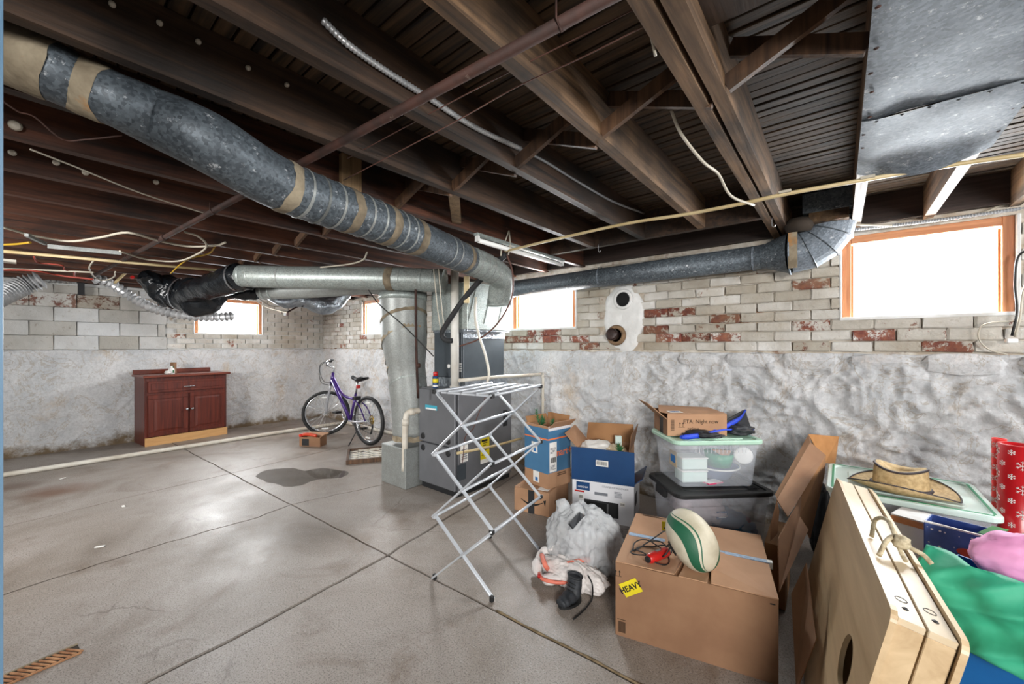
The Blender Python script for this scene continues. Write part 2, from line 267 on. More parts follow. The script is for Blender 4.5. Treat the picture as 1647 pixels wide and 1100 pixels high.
# ------------------------------------------------------------------ mesh builder
class MB:
    def __init__(s): s.v = []; s.f = []; s.sm = []
    def add(s, vs, fs, smooth=False, mat=None):
        b = len(s.v)
        for p in vs: s.v.append(Vector(p) if mat is None else mat @ Vector(p))
        for f in fs: s.f.append([b+i for i in f]); s.sm.append(smooth)
        return s
    def box(s, c, d, rot=None, bev=0):
        c = Vector(c); x, y, z = [q/2 for q in d]
        if bev <= 0:
            vs = [(-x,-y,-z),(x,-y,-z),(x,y,-z),(-x,y,-z),(-x,-y,z),(x,-y,z),(x,y,z),(-x,y,z)]
            fs = [(0,3,2,1),(4,5,6,7),(0,1,5,4),(1,2,6,5),(2,3,7,6),(3,0,4,7)]
        else:
            vs = []; idx = {}
            for sx in (-1, 1):
                for sy in (-1, 1):
                    for sz in (-1, 1):
                        for a in range(3):
                            p = [sx*(x-bev), sy*(y-bev), sz*(z-bev)]; p[a] = (sx*x, sy*y, sz*z)[a]
                            idx[(sx, sy, sz, a)] = len(vs); vs.append(p)
            fs = []
            I = lambda a, b, c_, k: idx[(a, b, c_, k)]
            for q in (-1, 1):
                fs.append([I(q,-1,-1,0), I(q,1,-1,0), I(q,1,1,0), I(q,-1,1,0)][::q])
                fs.append([I(-1,q,-1,1), I(1,q,-1,1), I(1,q,1,1), I(-1,q,1,1)][::-q])
                fs.append([I(-1,-1,q,2), I(1,-1,q,2), I(1,1,q,2), I(-1,1,q,2)][::q])
            for a in (-1, 1):
                for b in (-1, 1):
                    k = a*b
                    fs.append([I(a,b,-1,0), I(a,b,-1,1), I(a,b,1,1), I(a,b,1,0)][::k])
                    fs.append([I(a,-1,b,2), I(a,-1,b,0), I(a,1,b,0), I(a,1,b,2)][::k])
                    fs.append([I(-1,a,b,1), I(-1,a,b,2), I(1,a,b,2), I(1,a,b,1)][::k])
                    for c_ in (-1, 1): fs.append([I(a,b,c_,0), I(a,b,c_,1), I(a,b,c_,2)][::a*b*c_])
        m = Matrix.Translation(c)
        if rot is not None: m = m @ (rot if isinstance(rot, Matrix) else Matrix.Rotation(rot, 4, 'Z'))
        return s.add(vs, fs, False, m)
    def beam(s, p0, p1, w, h, up=(0, 0, 1), bev=0):
        p0 = Vector(p0); p1 = Vector(p1); d = p1-p0; L = d.length; z = d.normalized(); u = Vector(up)
        x = z.cross(u)
        if x.length < 1e-4: x = z.cross(Vector((1, 0, 0)))
        x.normalize(); y = x.cross(z)
        r = Matrix((x, y, z)).transposed().to_4x4()
        return s.box((p0+p1)/2, (w, h, L), r, bev)
    def tube(s, pts, r, n=10, cap=True, smooth=True, closed=False, twist=None):
        pts = [Vector(p) for p in pts]; N = len(pts)
        rs = r if isinstance(r, (list, tuple)) else [r]*N
        vs = []; fs = []
        prev = None
        for i, p in enumerate(pts):
            if closed: t = pts[(i+1) % N]-pts[i-1]
            else: t = pts[min(i+1, N-1)]-pts[max(i-1, 0)]
            if t.length < 1e-9: t = Vector((0, 0, 1))
            t.normalize()
            if prev is None:
                u = t.cross(Vector((0, 0, 1)))
                if u.length < .05: u = t.cross(Vector((0, 1, 0)))
            else: u = prev - t*prev.dot(t)
            u.normalize(); prev = u; w = t.cross(u)
            for k in range(n):
                a = 2*math.pi*k/n; vs.append(p + (u*math.cos(a)+w*math.sin(a))*rs[i])
        M_ = N if closed else N-1
        for i in range(M_):
            for k in range(n):
                a, b = i*n+k, i*n+(k+1) % n; c, d = ((i+1) % N)*n+(k+1) % n, ((i+1) % N)*n+k
                fs.append((a, b, c, d))
        s.add(vs, fs, smooth)
        if cap and not closed:
            b = len(s.v)-len(vs)
            s.f.append([b+k for k in range(n)][::-1]); s.sm.append(False)
            s.f.append([b+(N-1)*n+k for k in range(n)]); s.sm.append(False)
        return s
    def cyl(s, p0, p1, r, n=14, r1=None, smooth=True): return s.tube([p0, p1], [r, r if r1 is None else r1], n, True, smooth)
    def lathe(s, prof, c=(0, 0, 0), n=24, axis=None, sx=1, sy=1, smooth=True):
        m = Matrix.Translation(Vector(c))
        if axis is not None: m = m @ Vector((0, 0, 1)).rotation_difference(Vector(axis).normalized()).to_matrix().to_4x4()
        vs = []; fs = []; K = len(prof)
        for (r, z) in prof:
            for k in range(n):
                a = 2*math.pi*k/n; vs.append((r*math.cos(a)*sx, r*math.sin(a)*sy, z))
        for i in range(K-1):
            for k in range(n): fs.append((i*n+k, i*n+(k+1) % n, (i+1)*n+(k+1) % n, (i+1)*n+k))
        if prof[0][0] > 1e-6: fs.append([k for k in range(n)][::-1])
        if prof[-1][0] > 1e-6: fs.append([(K-1)*n+k for k in range(n)])
        return s.add(vs, fs, smooth, m)
    def prism(s, poly, nrm, th):
        poly = [Vector(p) for p in poly]; d = Vector(nrm).normalized()*th; n = len(poly)
        vs = poly + [p+d for p in poly]
        fs = [list(range(n))[::-1], list(range(n, 2*n))] + [(i, (i+1) % n, n+(i+1) % n, n+i) for i in range(n)]
        return s.add(vs, fs)
    def panel(s, poly, th=.004):
        poly = [Vector(p) for p in poly]; n = Vector((0, 0, 0))
        for i in range(len(poly)): n += poly[i].cross(poly[(i+1) % len(poly)])
        return s.prism(poly, n.normalized(), th)
    def build(s, name, m, parent=None, label=None, cat=None, group=None, kind=None, local=False):
        me = bpy.data.meshes.new(name)
        off = Vector((0, 0, 0))
        if parent is not None:
            if not local: off = world_loc(parent)
        elif not local:
            n = len(s.v); off = Vector((sum(p.x for p in s.v)/n, sum(p.y for p in s.v)/n, min(p.z for p in s.v)))
        me.from_pydata([p-off for p in s.v], [], s.f); me.update()
        me.polygons.foreach_set('use_smooth', s.sm)
        ms = m if isinstance(m, list) else [m]
        for q in ms: me.materials.append(mt[q] if isinstance(q, str) else q)
        o = bpy.data.objects.new(name, me); COL.objects.link(o)
        if parent is not None: o.parent = parent
        elif not local: o.location = off
        tag(o, label, cat, group, kind); return o
def world_loc(o):
    v = Vector((0, 0, 0))
    while o is not None: v += Vector(o.location); o = o.parent
    return v
def tag(o, label=None, cat=None, group=None, kind=None):
    if label: o['label'] = label
    if cat: o['category'] = cat
    if group: o['group'] = group
    if kind: o['kind'] = kind
    return o
def thing(name, label, cat, loc=(0, 0, 0), rz=0, group=None):
    o = bpy.data.objects.new(name, None); COL.objects.link(o); o.location = loc; o.rotation_euler = (0, 0, rz); o.empty_display_size = .1
    return tag(o, label, cat, group)
def inst(me, name, parent, loc, rot=(0, 0, 0), sc=(1, 1, 1)):
    o = bpy.data.objects.new(name, me); COL.objects.link(o); o.parent = parent
    o.location = Vector(loc)-world_loc(parent) if parent is not None else loc
    o.rotation_euler = rot; o.scale = sc; return o
def smoothpath(pts, sub=6):
    pts = [Vector(p) for p in pts]
    if len(pts) < 3: return pts
    P = [pts[0]*2-pts[1]]+pts+[pts[-1]*2-pts[-2]]; out = []
    for i in range(1, len(P)-2):
        for k in range(sub):
            t = k/sub; a, b, c, d = P[i-1], P[i], P[i+1], P[i+2]
            out.append(.5*((2*b)+(c-a)*t+(2*a-5*b+4*c-d)*t*t+(3*b-a-3*c+d)*t**3))
    out.append(pts[-1]); return out
def resample(pts, step):
    pts = [Vector(p) for p in pts]; out = [pts[0]]; acc = 0
    for a, b in zip(pts, pts[1:]):
        L = (b-a).length; t = step-acc
        while t <= L and L > 0: out.append(a.lerp(b, t/L)); t += step
        acc = (acc+L) % step
    return out
def textmesh(txt, size, name, m, parent, mat, local=True, bold=0.0, sx=1.0):
    cu = bpy.data.curves.new(name, 'FONT'); cu.body = txt; cu.size = size; cu.extrude = .0006; cu.offset = bold; cu.align_x = 'CENTER'; cu.align_y = 'CENTER'
    cu.resolution_u = 3
    t = bpy.data.objects.new(name, cu); COL.objects.link(t)
    dg = bpy.context.evaluated_depsgraph_get(); me = bpy.data.meshes.new_from_object(t.evaluated_get(dg)); bpy.data.objects.remove(t)
    me.transform(mat @ Matrix.Diagonal((sx, 1, 1, 1))); me.materials.clear(); me.materials.append(mt[m])
    o = bpy.data.objects.new(name, me); COL.objects.link(o); o.parent = parent; return o
def frame(o, x, y):
    """4x4 with local x,y axes in a surface, z out of it"""
    x = Vector(x).normalized(); y = Vector(y).normalized(); z = x.cross(y).normalized(); y = z.cross(x)
    m = Matrix((x, y, z)).transposed().to_4x4(); m.translation = Vector(o); return m
# ------------------------------------------------------------------ STRUCTURE
XL, XR, YB, YF, ZL, ZW, ZJ, ZS = -7.72, 2.4, 3.62, -2.6, 1.295, 2.14, 2.155, 2.355
def nz(x, y, z, s): return noise.noise(Vector((x*s, y*s, z*s)))
# --- floor: dirt bed with concrete slabs, joints recessed
mb = MB(); mb.box(((XL+XR)/2, (YB+YF)/2, -.06), (XR-XL+.4, YB-YF+.4, .08)); floor = mb.build('floor', 'grime', kind='structure')
def L1(x): return 1.27+(x+7.1)*.0417 + .012*nz(x, 3, 1, 3)
def wob(y, k, a): return a*(nz(y, k, 2, 1.4)+.5*nz(y, k, 7, 4)+.25*nz(y, k, 5, 11))
bnds = [lambda y: XL-.05,
        lambda y: -4.84-.13*(y+.1)/1.4-.02*(y-1.3)+wob(y, 1, .012),
        lambda y: (-3.53-.04*y if y < 1.4 else -3.60+.22*(y-1.4))+wob(y, 2, .055),
        lambda y: -2.12-.085*y-(.12*(y-1.4) if y > 1.4 else 0)+wob(y, 3, .03),
        lambda y: XR+.05]
gap = [0, .006, .007, .012, 0]
def slab(ix, front):
    y0, y1 = (YF-.05, None) if front else (None, YB+.05)
    N = 60; pts = []
    xa, xb = bnds[ix], bnds[ix+1]
    def side(fn, g, rev):
        L = []
        x = fn(1.35); yj = L1(x)
        ys = [y0+(yj-y0)*i/N for i in range(N+1)] if front else [yj+(y1-yj)*i/N for i in range(N+1)]
        for y in ys: L.append([fn(y)+g, y])
        return L[::-1] if rev else L
    a = side(xa, gap[ix], False); b = side(xb, -gap[ix+1], True)
    if front:
        a[-1][1] -= .007; b[0][1] -= .007
        x0, x1 = a[-1][0], b[0][0]; mid = [[x0+(x1-x0)*i/30, L1(x0+(x1-x0)*i/30)-.007] for i in range(1, 30)]
        pts = a+mid+b
    else:
        a[0][1] += .007; b[-1][1] += .007
        x0, x1 = b[-1][0], a[0][0]; mid = [[x0+(x1-x0)*i/30, L1(x0+(x1-x0)*i/30)+.007] for i in range(1, 30)]
        pts = a+b+mid
    mb = MB(); P = [Vector((p[0], p[1], 0)) for p in pts]
    mb.prism(P[::-1], (0, 0, -1), .05)
    o = mb.build('slab', 'floor', floor); return o
for i in range(4): slab(i, True); slab(i, False)
# --- sandy fill standing proud along the near joint
mb = MB(); pp = [Vector((x, L1(x)+.004, .001)) for x in [-1.35+i*.03 for i in range(34)]]
mb.tube(pp, [.0055+.003*nz(p.x, 0, 0, 14) for p in pp], 5); mb.build('joint_filler', M('sandy_filler', '#8f7d5f', '#66573f', 30, .9, bump=.5, kind='World'), floor)

# --- walls
win_back = [(.0, .80, 1.53, 2.11), (-2.99, -2.11, 1.53, 2.11), (-6.30, -5.42, 1.53, 2.11)]
win_left = [(1.62, 2.58, 1.53, 2.11)]
def core(name, horiz, a0, a1, holes, pos, th, sgn):
    """wall core split in boxes round the window holes. horiz: wall runs along x"""
    mb = MB(); holes = sorted(holes)
    def bx(u0, u1, z0, z1):
        if u1-u0 < 1e-4 or z1-z0 < 1e-4: return
        c = ((u0+u1)/2, pos+sgn*th/2, (z0+z1)/2) if horiz else (pos+sgn*th/2, (u0+u1)/2, (z0+z1)/2)
        mb.box(c, (u1-u0, th, z1-z0) if horiz else (th, u1-u0, z1-z0))
    cur = a0
    for (u0, u1, z0, z1) in holes:
        bx(cur, u0, -.1, 2.6); bx(u0, u1, -.1, z0); bx(u0, u1, z1, 2.6); cur = u1
    bx(cur, a1, -.1, 2.6)
    return mb.build(name, 'mortar' if horiz else 'leftmortar', kind='structure')
wall_back = core('wall_back', True, XL-.3, XR+.3, win_back, YB+.014, .28, 1)
wall_left = core('wall_left', False, YF-.3, YB, win_left, XL-.014, .28, -1)
wall_right = core('wall_right', False, YF-.3, YB, [(1.80, 3.10, 1.53, 2.11)], XR, .28, 1)  # unseen wall; the window hole is added to pass the raking light
mb = MB(); mb.box(((XL+XR)/2, YF-.15, 1.25), (XR-XL+.6, .3, 2.7)); wall_front = mb.build('wall_front', 'plaster', kind='structure')
# rough rubble plaster skins
def skin(name, horiz, u0, u1, pos, sgn, amp, step, parent):
    nu = int((u1-u0)/step); nzv = int(ZL/step); vs = []; fs = []
    for i in range(nu+1):
        u = u0+(u1-u0)*i/nu
        for j in range(nzv+1):
            z = ZL*j/nzv; A = amp(u)
            p = Vector((u, 0 if horiz else 5, z))
            q = p+Vector((nz(u, 1, z, 2.5), 0, nz(u, 9, z, 2.5)))*.18
            lump = noise.fractal(q*2.6, .9, 2.1, 3)
            rid = 1-abs(noise.noise(Vector((q.x*4.2+q.z*2.2, 3, q.z*6.5-q.x*1.5))))*2.2
            fine = noise.fractal(q*16, .8, 2.1, 3)
            fc = 1-2*abs(noise.noise(Vector((q.x*9+q.z*3, 7, q.z*11)))); f2 = noise.noise(Vector((u*34, 2, z*34)))+.6*noise.noise(Vector((u*19+4, 2, z*23)))
            d = .035+A*(.5*lump+.32*max(rid, -.25)+.20*fc*abs(fc)+.17*fine+.085*f2)
            e = (ZL-z)
            if e < .07: d = d*(.35+.65*e/.07)+.018*nz(u, 4, z, 12)
            if z < .05: d += .02
            zz = z+(.018*nz(u, 8, 0, 7) if j == nzv else 0)
            vs.append((u, pos+sgn*(max(d, .004)), zz) if horiz else (pos+sgn*max(d, .004), u, zz))
        # ledge top
        last = Vector(vs[-1]); vs.append((last.x, pos-sgn*.014, last.z-.004) if horiz else (pos-sgn*.014, last.y, last.z-.004))
    n = nzv+2
    for i in range(nu):
        for j in range(n-1):
            a, b, c, d = i*n+j, (i+1)*n+j, (i+1)*n+j+1, i*n+j+1
            f = (a, b, c, d)
            if (horiz and sgn > 0) or (not horiz and sgn > 0): f = f if not horiz else f[::-1]
            fs.append(f)
    mb = MB(); mb.add(vs, fs, True); return mb.build(name, 'plaster', parent)
skin('plaster_skin', True, XL, XR, YB, -1, lambda u: .035 if u < -3 else .035+.045*min(1, (u+3)/1.8), .015, wall_back)
skin('plaster_skin', False, YF, YB, XL, 1, lambda u: .026, .02, wall_left)
# ledge stones at the top of the rubble, right end
def rock(c, d, seed, parent, m='plaster'):
    vs = []; fs = []; n = 10
    for i in range(n+1):
        for j in range(6):
            a = math.pi*2*j/6
            t = i/n*2-1; s = (1-abs(t)**5)**.5 if abs(t) < 1 else 0
            ca, sa = math.cos(a), math.sin(a); m_ = max(abs(ca), abs(sa))**.6
            w = 1+.2*noise.noise(Vector((t*2+seed, ca, sa)))
            vs.append((c[0]+d[0]/2*t, c[1]+d[1]/2*ca/m_*s*w, c[2]+d[2]/2*sa/m_*s*w))
    for i in range(n):
        for j in range(6): fs.append((i*6+j, (i+1)*6+j, (i+1)*6+(j+1) % 6, i*6+(j+1) % 6))
    mb = MB(); mb.add(vs, fs, False); return mb.build('stone', m, parent)
for k, (x, w, h) in enumerate(((-.92, .34, .10), (-.55, .36, .11), (-.17, .36, .12), (.2, .34, .10), (.57, .36, .13), (.95, .36, .12), (1.33, .36, .12))):
    rock((x, YB-.035, ZL-.055), (w, .09, h), k*3.1, wall_back)
# bricks
def brickmesh(name, L, H, m, seed, D=.03):
    rnd = random.Random(seed); mb = MB()
    b = .006; x, y, z = L/2, D/2, H/2
    mb.box((0, 0, 0), (L, D, H), None, b)
    mb.v = [Vector((p.x+rnd.uniform(-.006, .006), p.y+rnd.uniform(-.003, .003), p.z+rnd.uniform(-.0045, .0045))) for p in mb.v]
    me = bpy.data.meshes.new(name); me.from_pydata(mb.v, [], mb.f); me.materials.append(mt[m]); return me
BL, BH = .225, .0755
bm_full = {m: [brickmesh('brick', BL-.011, BH-.010, m, s) for s in range(8)] for m in ('brick_a', 'brick_b', 'brick_c')}
bm_half = {m: [brickmesh('brick', BL/2-.011, BH-.010, m, s) for s in range(2)] for m in ('brick_a', 'brick_b', 'brick_c')}
NR = 11
red_cells = [(-1.22, 1.385, .3), (-1.05, 1.385, .2), (-1.22, 1.46, .3), (-1.3, 1.53, .25), (-2.5, 1.46, .3), (-2.9, 1.42, .25), (-1.95, 1.36, .15), (-.30, 1.82, .14), (-.62, 1.60, .15), (-1.2, 1.62, .2), (-2.2, 1.39, .2), (-1.9, 1.75, .12), (.47, 1.34, .12), (-.05, 1.50, .12), (-.9, 1.42, .2), (-.75, 1.36, .1), (-1.0, 1.83, .12), (-.2, 1.42, .12), (.1, 1.42, .1)]
def brick_mat(x, z, rnd):
    for (rx, rz, rr) in red_cells:
        if abs(x-rx) < rr and abs(z-rz) < .04 and rnd.random() < .62: return 'brick_c'
    q = rnd.random()
    low = z < 1.55
    if q < (.06 if low else .015): return 'brick_c'
    if q < (.42 if low else .16): return 'brick_b'
    return 'brick_a'
rnd = random.Random(3)
far = {'brick_a': MB(), 'brick_b': MB(), 'brick_c': MB()}
def in_holes(x, z, hw, holes):
    for (a, b, c, d) in holes:
        if x+hw > a+.002 and x-hw < b-.002 and z+.03 > c and z-.03 < d: return True
    return False
holesb = [(a-.0, b+.0, c-.004, d) for a, b, c, d in win_back]
for r in range(NR):
    z = ZL+.012+BH*(r+.5)
    if z+BH/2 > ZW+.03: break
    x = XL+.02-(BL/2 if r % 2 else 0)
    while x < XR:
        L = BL; u0 = max(x, XL+.005); u1 = x+L
        # clip to holes
        segs = [(u0, u1)]
        for (a, b, c, d) in holesb:
            if z+.03 > c and z-.03 < d:
                ns = []
                for (p, q) in segs:
                    if q <= a or p >= b: ns.append((p, q))
                    else:
                        if p < a: ns.append((p, a))
                        if q > b: ns.append((b, q))
                segs = ns
        for (p, q) in segs:
            w = q-p
            if w < .05: continue
            cx = (p+q)/2
            # plaster patch round the vent holes
            e = ((cx+1.60)/.19)**2+((z-1.62)/.32)**2
            if e < 1: continue
            m = brick_mat(cx, z, rnd); off = rnd.uniform(-.004, .005)
            if cx > -3.05 and p > -3.3:
                me = rnd.choice(bm_full[m] if w > .14 else bm_half[m]); base = (BL if w > .14 else BL/2)-.011
                inst(me, 'brick', wall_back, (cx, YB+.004-off, z), (rnd.uniform(-.04, .04), rnd.uniform(-.014, .014), 0), ((w-.007)/base, 1, rnd.uniform(.98, 1.07)))
            else:
                far[m].box((cx, YB+.004-off, z), (w-.012, .03, BH-.012))
        x += L
# small bricks by the corner on the left wall
for r in range(NR):
    z = ZL+.012+BH*(r+.5)
    y = 1.30-(BL/2 if r % 2 else 0)
    while y < YB:
        p, q = y, min(y+BL, YB-.004)
        for (a, b, c, d) in win_left:
            if z+.03 > c and z-.03 < d:
                if p >= a and q <= b: q = p
                elif p < a < q: q = a
                elif p < b < q: p = b
        if q-p > .05 and p > 1.29:
            m = brick_mat(99, z, rnd); off = rnd.uniform(-.003, .004)
            if m == 'brick_c' and rnd.random() < .5: m = 'brick_b'
            far[m].box((XL-.004+off, (p+q)/2, z), (.03, q-p-.012, BH-.012))
        y += BL
for m, mb in far.items():
    if mb.v: mb.build('brick', m, wall_back, kind='stuff')
# concrete blocks on the left wall
blk = {m: brickmesh('block', .392, .172, m, 5) for m in ('cmu', 'cmu_b')}
bh = .182
for r in range(5):
    z = ZL+.006+bh*(r+.5)
    if r == 4: z = ZL+.006+bh*4+.05
    y = YF+(.2 if r % 2 else 0)
    while y < 1.28:
        q = min(y+.40, 1.285 if r % 2 else 1.30)
        w = q-y
        if w > .08:
            m = 'cmu_b' if (r == 3 and rnd.random() < .45) or rnd.random() < .05 else 'cmu'
            inst(blk[m], 'block', wall_left, (XL+.004+rnd.uniform(-.002, .004), (y+q)/2, z), (0, 0, R_(90)), ((w-.004)/.392, 1, 1.03 if r < 4 else .6))
        y += .40
# plaster patch with the two flue openings
mb = MB(); N = 36; vs = [(-1.60, YB-.045, 1.62)]; fs = []
cen = Vector((-1.60, 0, 1.62))
rings = 8; vs = []
for i in range(rings+1):
    t = i/rings
    for k in range(N):
        a = 2*math.pi*k/N; wr = 1+.16*noise.noise(Vector((math.cos(a)*2, math.sin(a)*2, 3)))+.05*noise.noise(Vector((math.cos(a)*7, math.sin(a)*7, 3)))
        x = -1.60+.205*math.cos(a)*t*wr; z = 1.62+.33*math.sin(a)*t*wr
        vs.append((x, YB-.02-.012*(1-t**4)+.012*noise.noise(Vector((x*14, 0, z*14)))+(.03 if i == rings else 0), z))
for i in range(rings):
    for k in range(N): fs.append((i*N+k, i*N+(k+1) % N, (i+1)*N+(k+1) % N, (i+1)*N+k))
mb.add(vs, fs, True); mb.build('plaster_patch', 'patch', wall_back)
mb = MB(); mb.lathe([(.098, 0), (.094, .014), (.074, .02), (.068, .012), (.066, -.01)], (-1.588, YB-.03, 1.79), 28, (0, -1, 0)); mb.build('vent_collar', 'patch', wall_back)
mb = MB(); mb.lathe([(.067, 0), (.066, .006), (.0001, .0045)], (-1.588, YB-.035, 1.79), 28, (0, -1, 0)); mb.build('vent_hole', 'hole', wall_back)
t = thing('drain_pipe_stub', 'brown iron pipe stub sticking out of the brick wall under the round vent hole', 'pipe', (-1.655, YB-.03, 1.45))
mb = MB(); mb.lathe([(.10, 0), (.088, .02), (.066, .03), (.064, .0)], (-1.655, YB-.04, 1.45), 24, (0, -1, 0)); mb.build('collar', M('flue_mortar_brown', '#8a6f52', '#6d5742', 20, .9, bump=.6), t)
mb = MB(); mb.lathe([(.05, 0), (.052, .05), (.058, .052), (.058, .075), (.046, .08), (.001, .076)], (-1.655, YB-.06, 1.452), 24, (-.1, -1, .1)); mb.build('cap', M('dark_brown_iron', '#3b2a26', '#2a1f1e', 20, .35, .3, bump=.3), t)

# --- windows
def window(n, horiz, u0, u1, z0, z1, pos, sgn):
    fw = .062; dp = pos+sgn*.045
    e = thing('window_%d' % n, None, None, ((u0+u1)/2, pos+sgn*.05, z0) if horiz else (pos+sgn*.05, (u0+u1)/2, z0)); e['kind'] = 'structure'
    def B(name, ua, ub, za, zb, d0, d1, m):
        mb = MB(); c = ((ua+ub)/2, pos+sgn*(d0+d1)/2, (za+zb)/2); d = (ub-ua, abs(d1-d0), zb-za)
        if not horiz: c = (c[1], c[0], c[2]); d = (d[1], d[0], d[2])
        mb.box(c, d, None, .003 if min(d) > .012 else 0); return mb.build(name, m, e)
    B('frame_stile', u0+.012, u0+fw, z0+.012, z1, .02, .09, 'frame'); B('frame_stile', u1-fw, u1-.012, z0+.012, z1, .02, .09, 'frame')
    B('frame_rail', u0+fw, u1-fw, z1-fw+.01, z1, .02, .09, 'frame_h')
    B('sill', u0-.0, u1+.0, z0-.004, z0+.018, -.016, .16, 'whitepaint')
    B('reveal', u0-.002, u0+.014, z0, z1, -.012, .1, 'whitepaint'); B('reveal', u1-.014, u1+.002, z0, z1, -.012, .1, 'whitepaint')
    B('stop', u0+fw, u0+fw+.012, z0+.018, z1-fw, .05, .075, 'frame'); B('stop', u1-fw-.012, u1-fw, z0+.018, z1-fw, .05, .075, 'frame')
    B('pane', u0+fw, u1-fw, z0+.016, z1-fw+.01, .078, .082, 'pane')
for i, w in enumerate(win_back): window(i+1, True, *w, YB, 1)
window(4, False, *win_left[0], XL, -1)
window(5, False, 1.80, 3.10, 1.53, 2.11, XR, 1)  # added, unseen window for the light that rakes the rubble

mt['pale_lit_wood'] = mat_wood('pale_lit_brace_wood', '#6b5236', '#a58761', 'z', kind='Object', dark='#4a3826')  # paler brace wood, the light falling on the brace put into its colour
# --- ceiling: deck boards, joists, headers, bridging
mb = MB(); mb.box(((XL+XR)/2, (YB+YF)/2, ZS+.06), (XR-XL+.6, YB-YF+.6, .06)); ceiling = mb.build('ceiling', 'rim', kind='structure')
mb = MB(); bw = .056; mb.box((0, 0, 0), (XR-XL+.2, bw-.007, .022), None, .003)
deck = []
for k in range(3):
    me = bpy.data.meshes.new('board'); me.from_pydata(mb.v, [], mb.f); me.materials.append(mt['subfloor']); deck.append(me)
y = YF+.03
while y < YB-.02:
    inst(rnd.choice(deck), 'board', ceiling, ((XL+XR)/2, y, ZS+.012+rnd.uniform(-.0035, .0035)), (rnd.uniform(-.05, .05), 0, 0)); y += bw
joists = [(-.36, 0), (-.30, 0), (-.73, 1), (-1.15, 1), (-1.57, 1), (-2.03, 2), (-2.48, 2), (-2.94, 2), (-3.42, 2), (-3.88, 2), (-4.33, 2), (-4.78, 2), (-5.23, 2), (-5.68, 2), (-6.13, 2), (-6.58, 2), (-7.03, 2), (-7.45, 2), (.085, 0), (.43, 0), (.78, 0), (1.2, 0), (1.62, 0), (2.04, 0)]
JW = .046
jm = {}
for m in ('joist', 'joist_lit', 'joist_red'):
    for full in (0, 1):
        y1 = YB-.0 if full else 2.93
        mb = MB(); n = 14; L = y1-YF
        vs = []; fs = []
        for i in range(n+1):
            yy = YF+L*i/n
            for (a, b) in ((-1, 0), (1, 0), (1, 1), (-1, 1)):
                j = rnd.uniform(-.0015, .0015)
                vs.append((a*JW/2+j, yy, ZJ+b*(ZS-ZJ)+(j if b == 0 else 0)))
        for i in range(n):
            for k in range(4): fs.append((i*4+k, i*4+(k+1) % 4, (i+1)*4+(k+1) % 4, (i+1)*4+k))
        fs.append((0, 3, 2, 1)); fs.append((n*4, n*4+1, n*4+2, n*4+3))
        me = bpy.data.meshes.new('joist'); me.from_pydata(vs, [], fs); me.materials.append(mt[m]); jm[(m, full)] = me
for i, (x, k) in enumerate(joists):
    m = 'joist_lit' if x > -.9 else ('joist' if x > -1.8 else 'joist_red')
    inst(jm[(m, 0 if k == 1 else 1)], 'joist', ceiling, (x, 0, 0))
mb = MB(); mb.box((-1.165, 2.955, (ZJ+ZS)/2), (1.63, .048, ZS-ZJ), None, .002); mb.build('header_beam', 'joist', ceiling)
mb = MB(); mb.box(((XL+XR)/2, YB-.02, (ZW+.03+ZS)/2), (XR-XL, .04, ZS-ZW-.03)); mb.build('rim_board', 'rim', ceiling)
mb = MB(); mb.box((XL+.02, (YB+YF)/2, (ZW+.03+ZS)/2), (.04, YB-YF, ZS-ZW-.03)); mb.build('rim_board', 'rim', ceiling)
xs = sorted(set(x for x, _ in joists if x != -.36))
for a, b in zip(xs, xs[1:]):
    yb = 1.43 if a > -2 else 1.40
    if a < -1.6 and a > -2.0: pass
    za, zb = ZJ+.018, ZS-.03
    m = MB(); m.beam((a+JW/2, yb-.03, za), (b-JW/2, yb-.03, zb), .055, .02, (0, 1, 0)); 
    m.build('bridging_brace', 'brace', ceiling)
    m = MB(); m.beam((a+JW/2, yb+.03, zb), (b-JW/2, yb+.03, za), .055, .02, (0, 1, 0)); m.build('bridging_brace', 'brace', ceiling)
# solid block between the double joist and the next
mb = MB(); mb.beam((-.277, 1.13, 2.25), (.062, 1.10, 2.22), .05, .12, (0, 1, 0)); mb.build('blocking', 'joist', ceiling)
mb = MB(); mb.beam((-2.0, 1.84, ZJ+.03), (-1.59, 1.44, ZJ+.03), .06, .022, (0, 0, 1)); mb.build('bridging_brace', 'pale_lit_wood', ceiling)
q = PX(563, 290, -1.993); mb = MB(); mb.box((-1.993, q.y, ZJ+.095), (.03, .11, .19)); mb.build('blocking', 'pale_lit_wood', ceiling)
# support post sliver at the left edge of view
mb = MB()
c = V(-48, 700, .64); mb.box((c.x, c.y, ZJ/2), (.05, .05, ZJ), YAW, .004)
mb.build('support_post', 'bluepost', label='blue-grey painted metal post at the far left edge of the picture', cat='post')
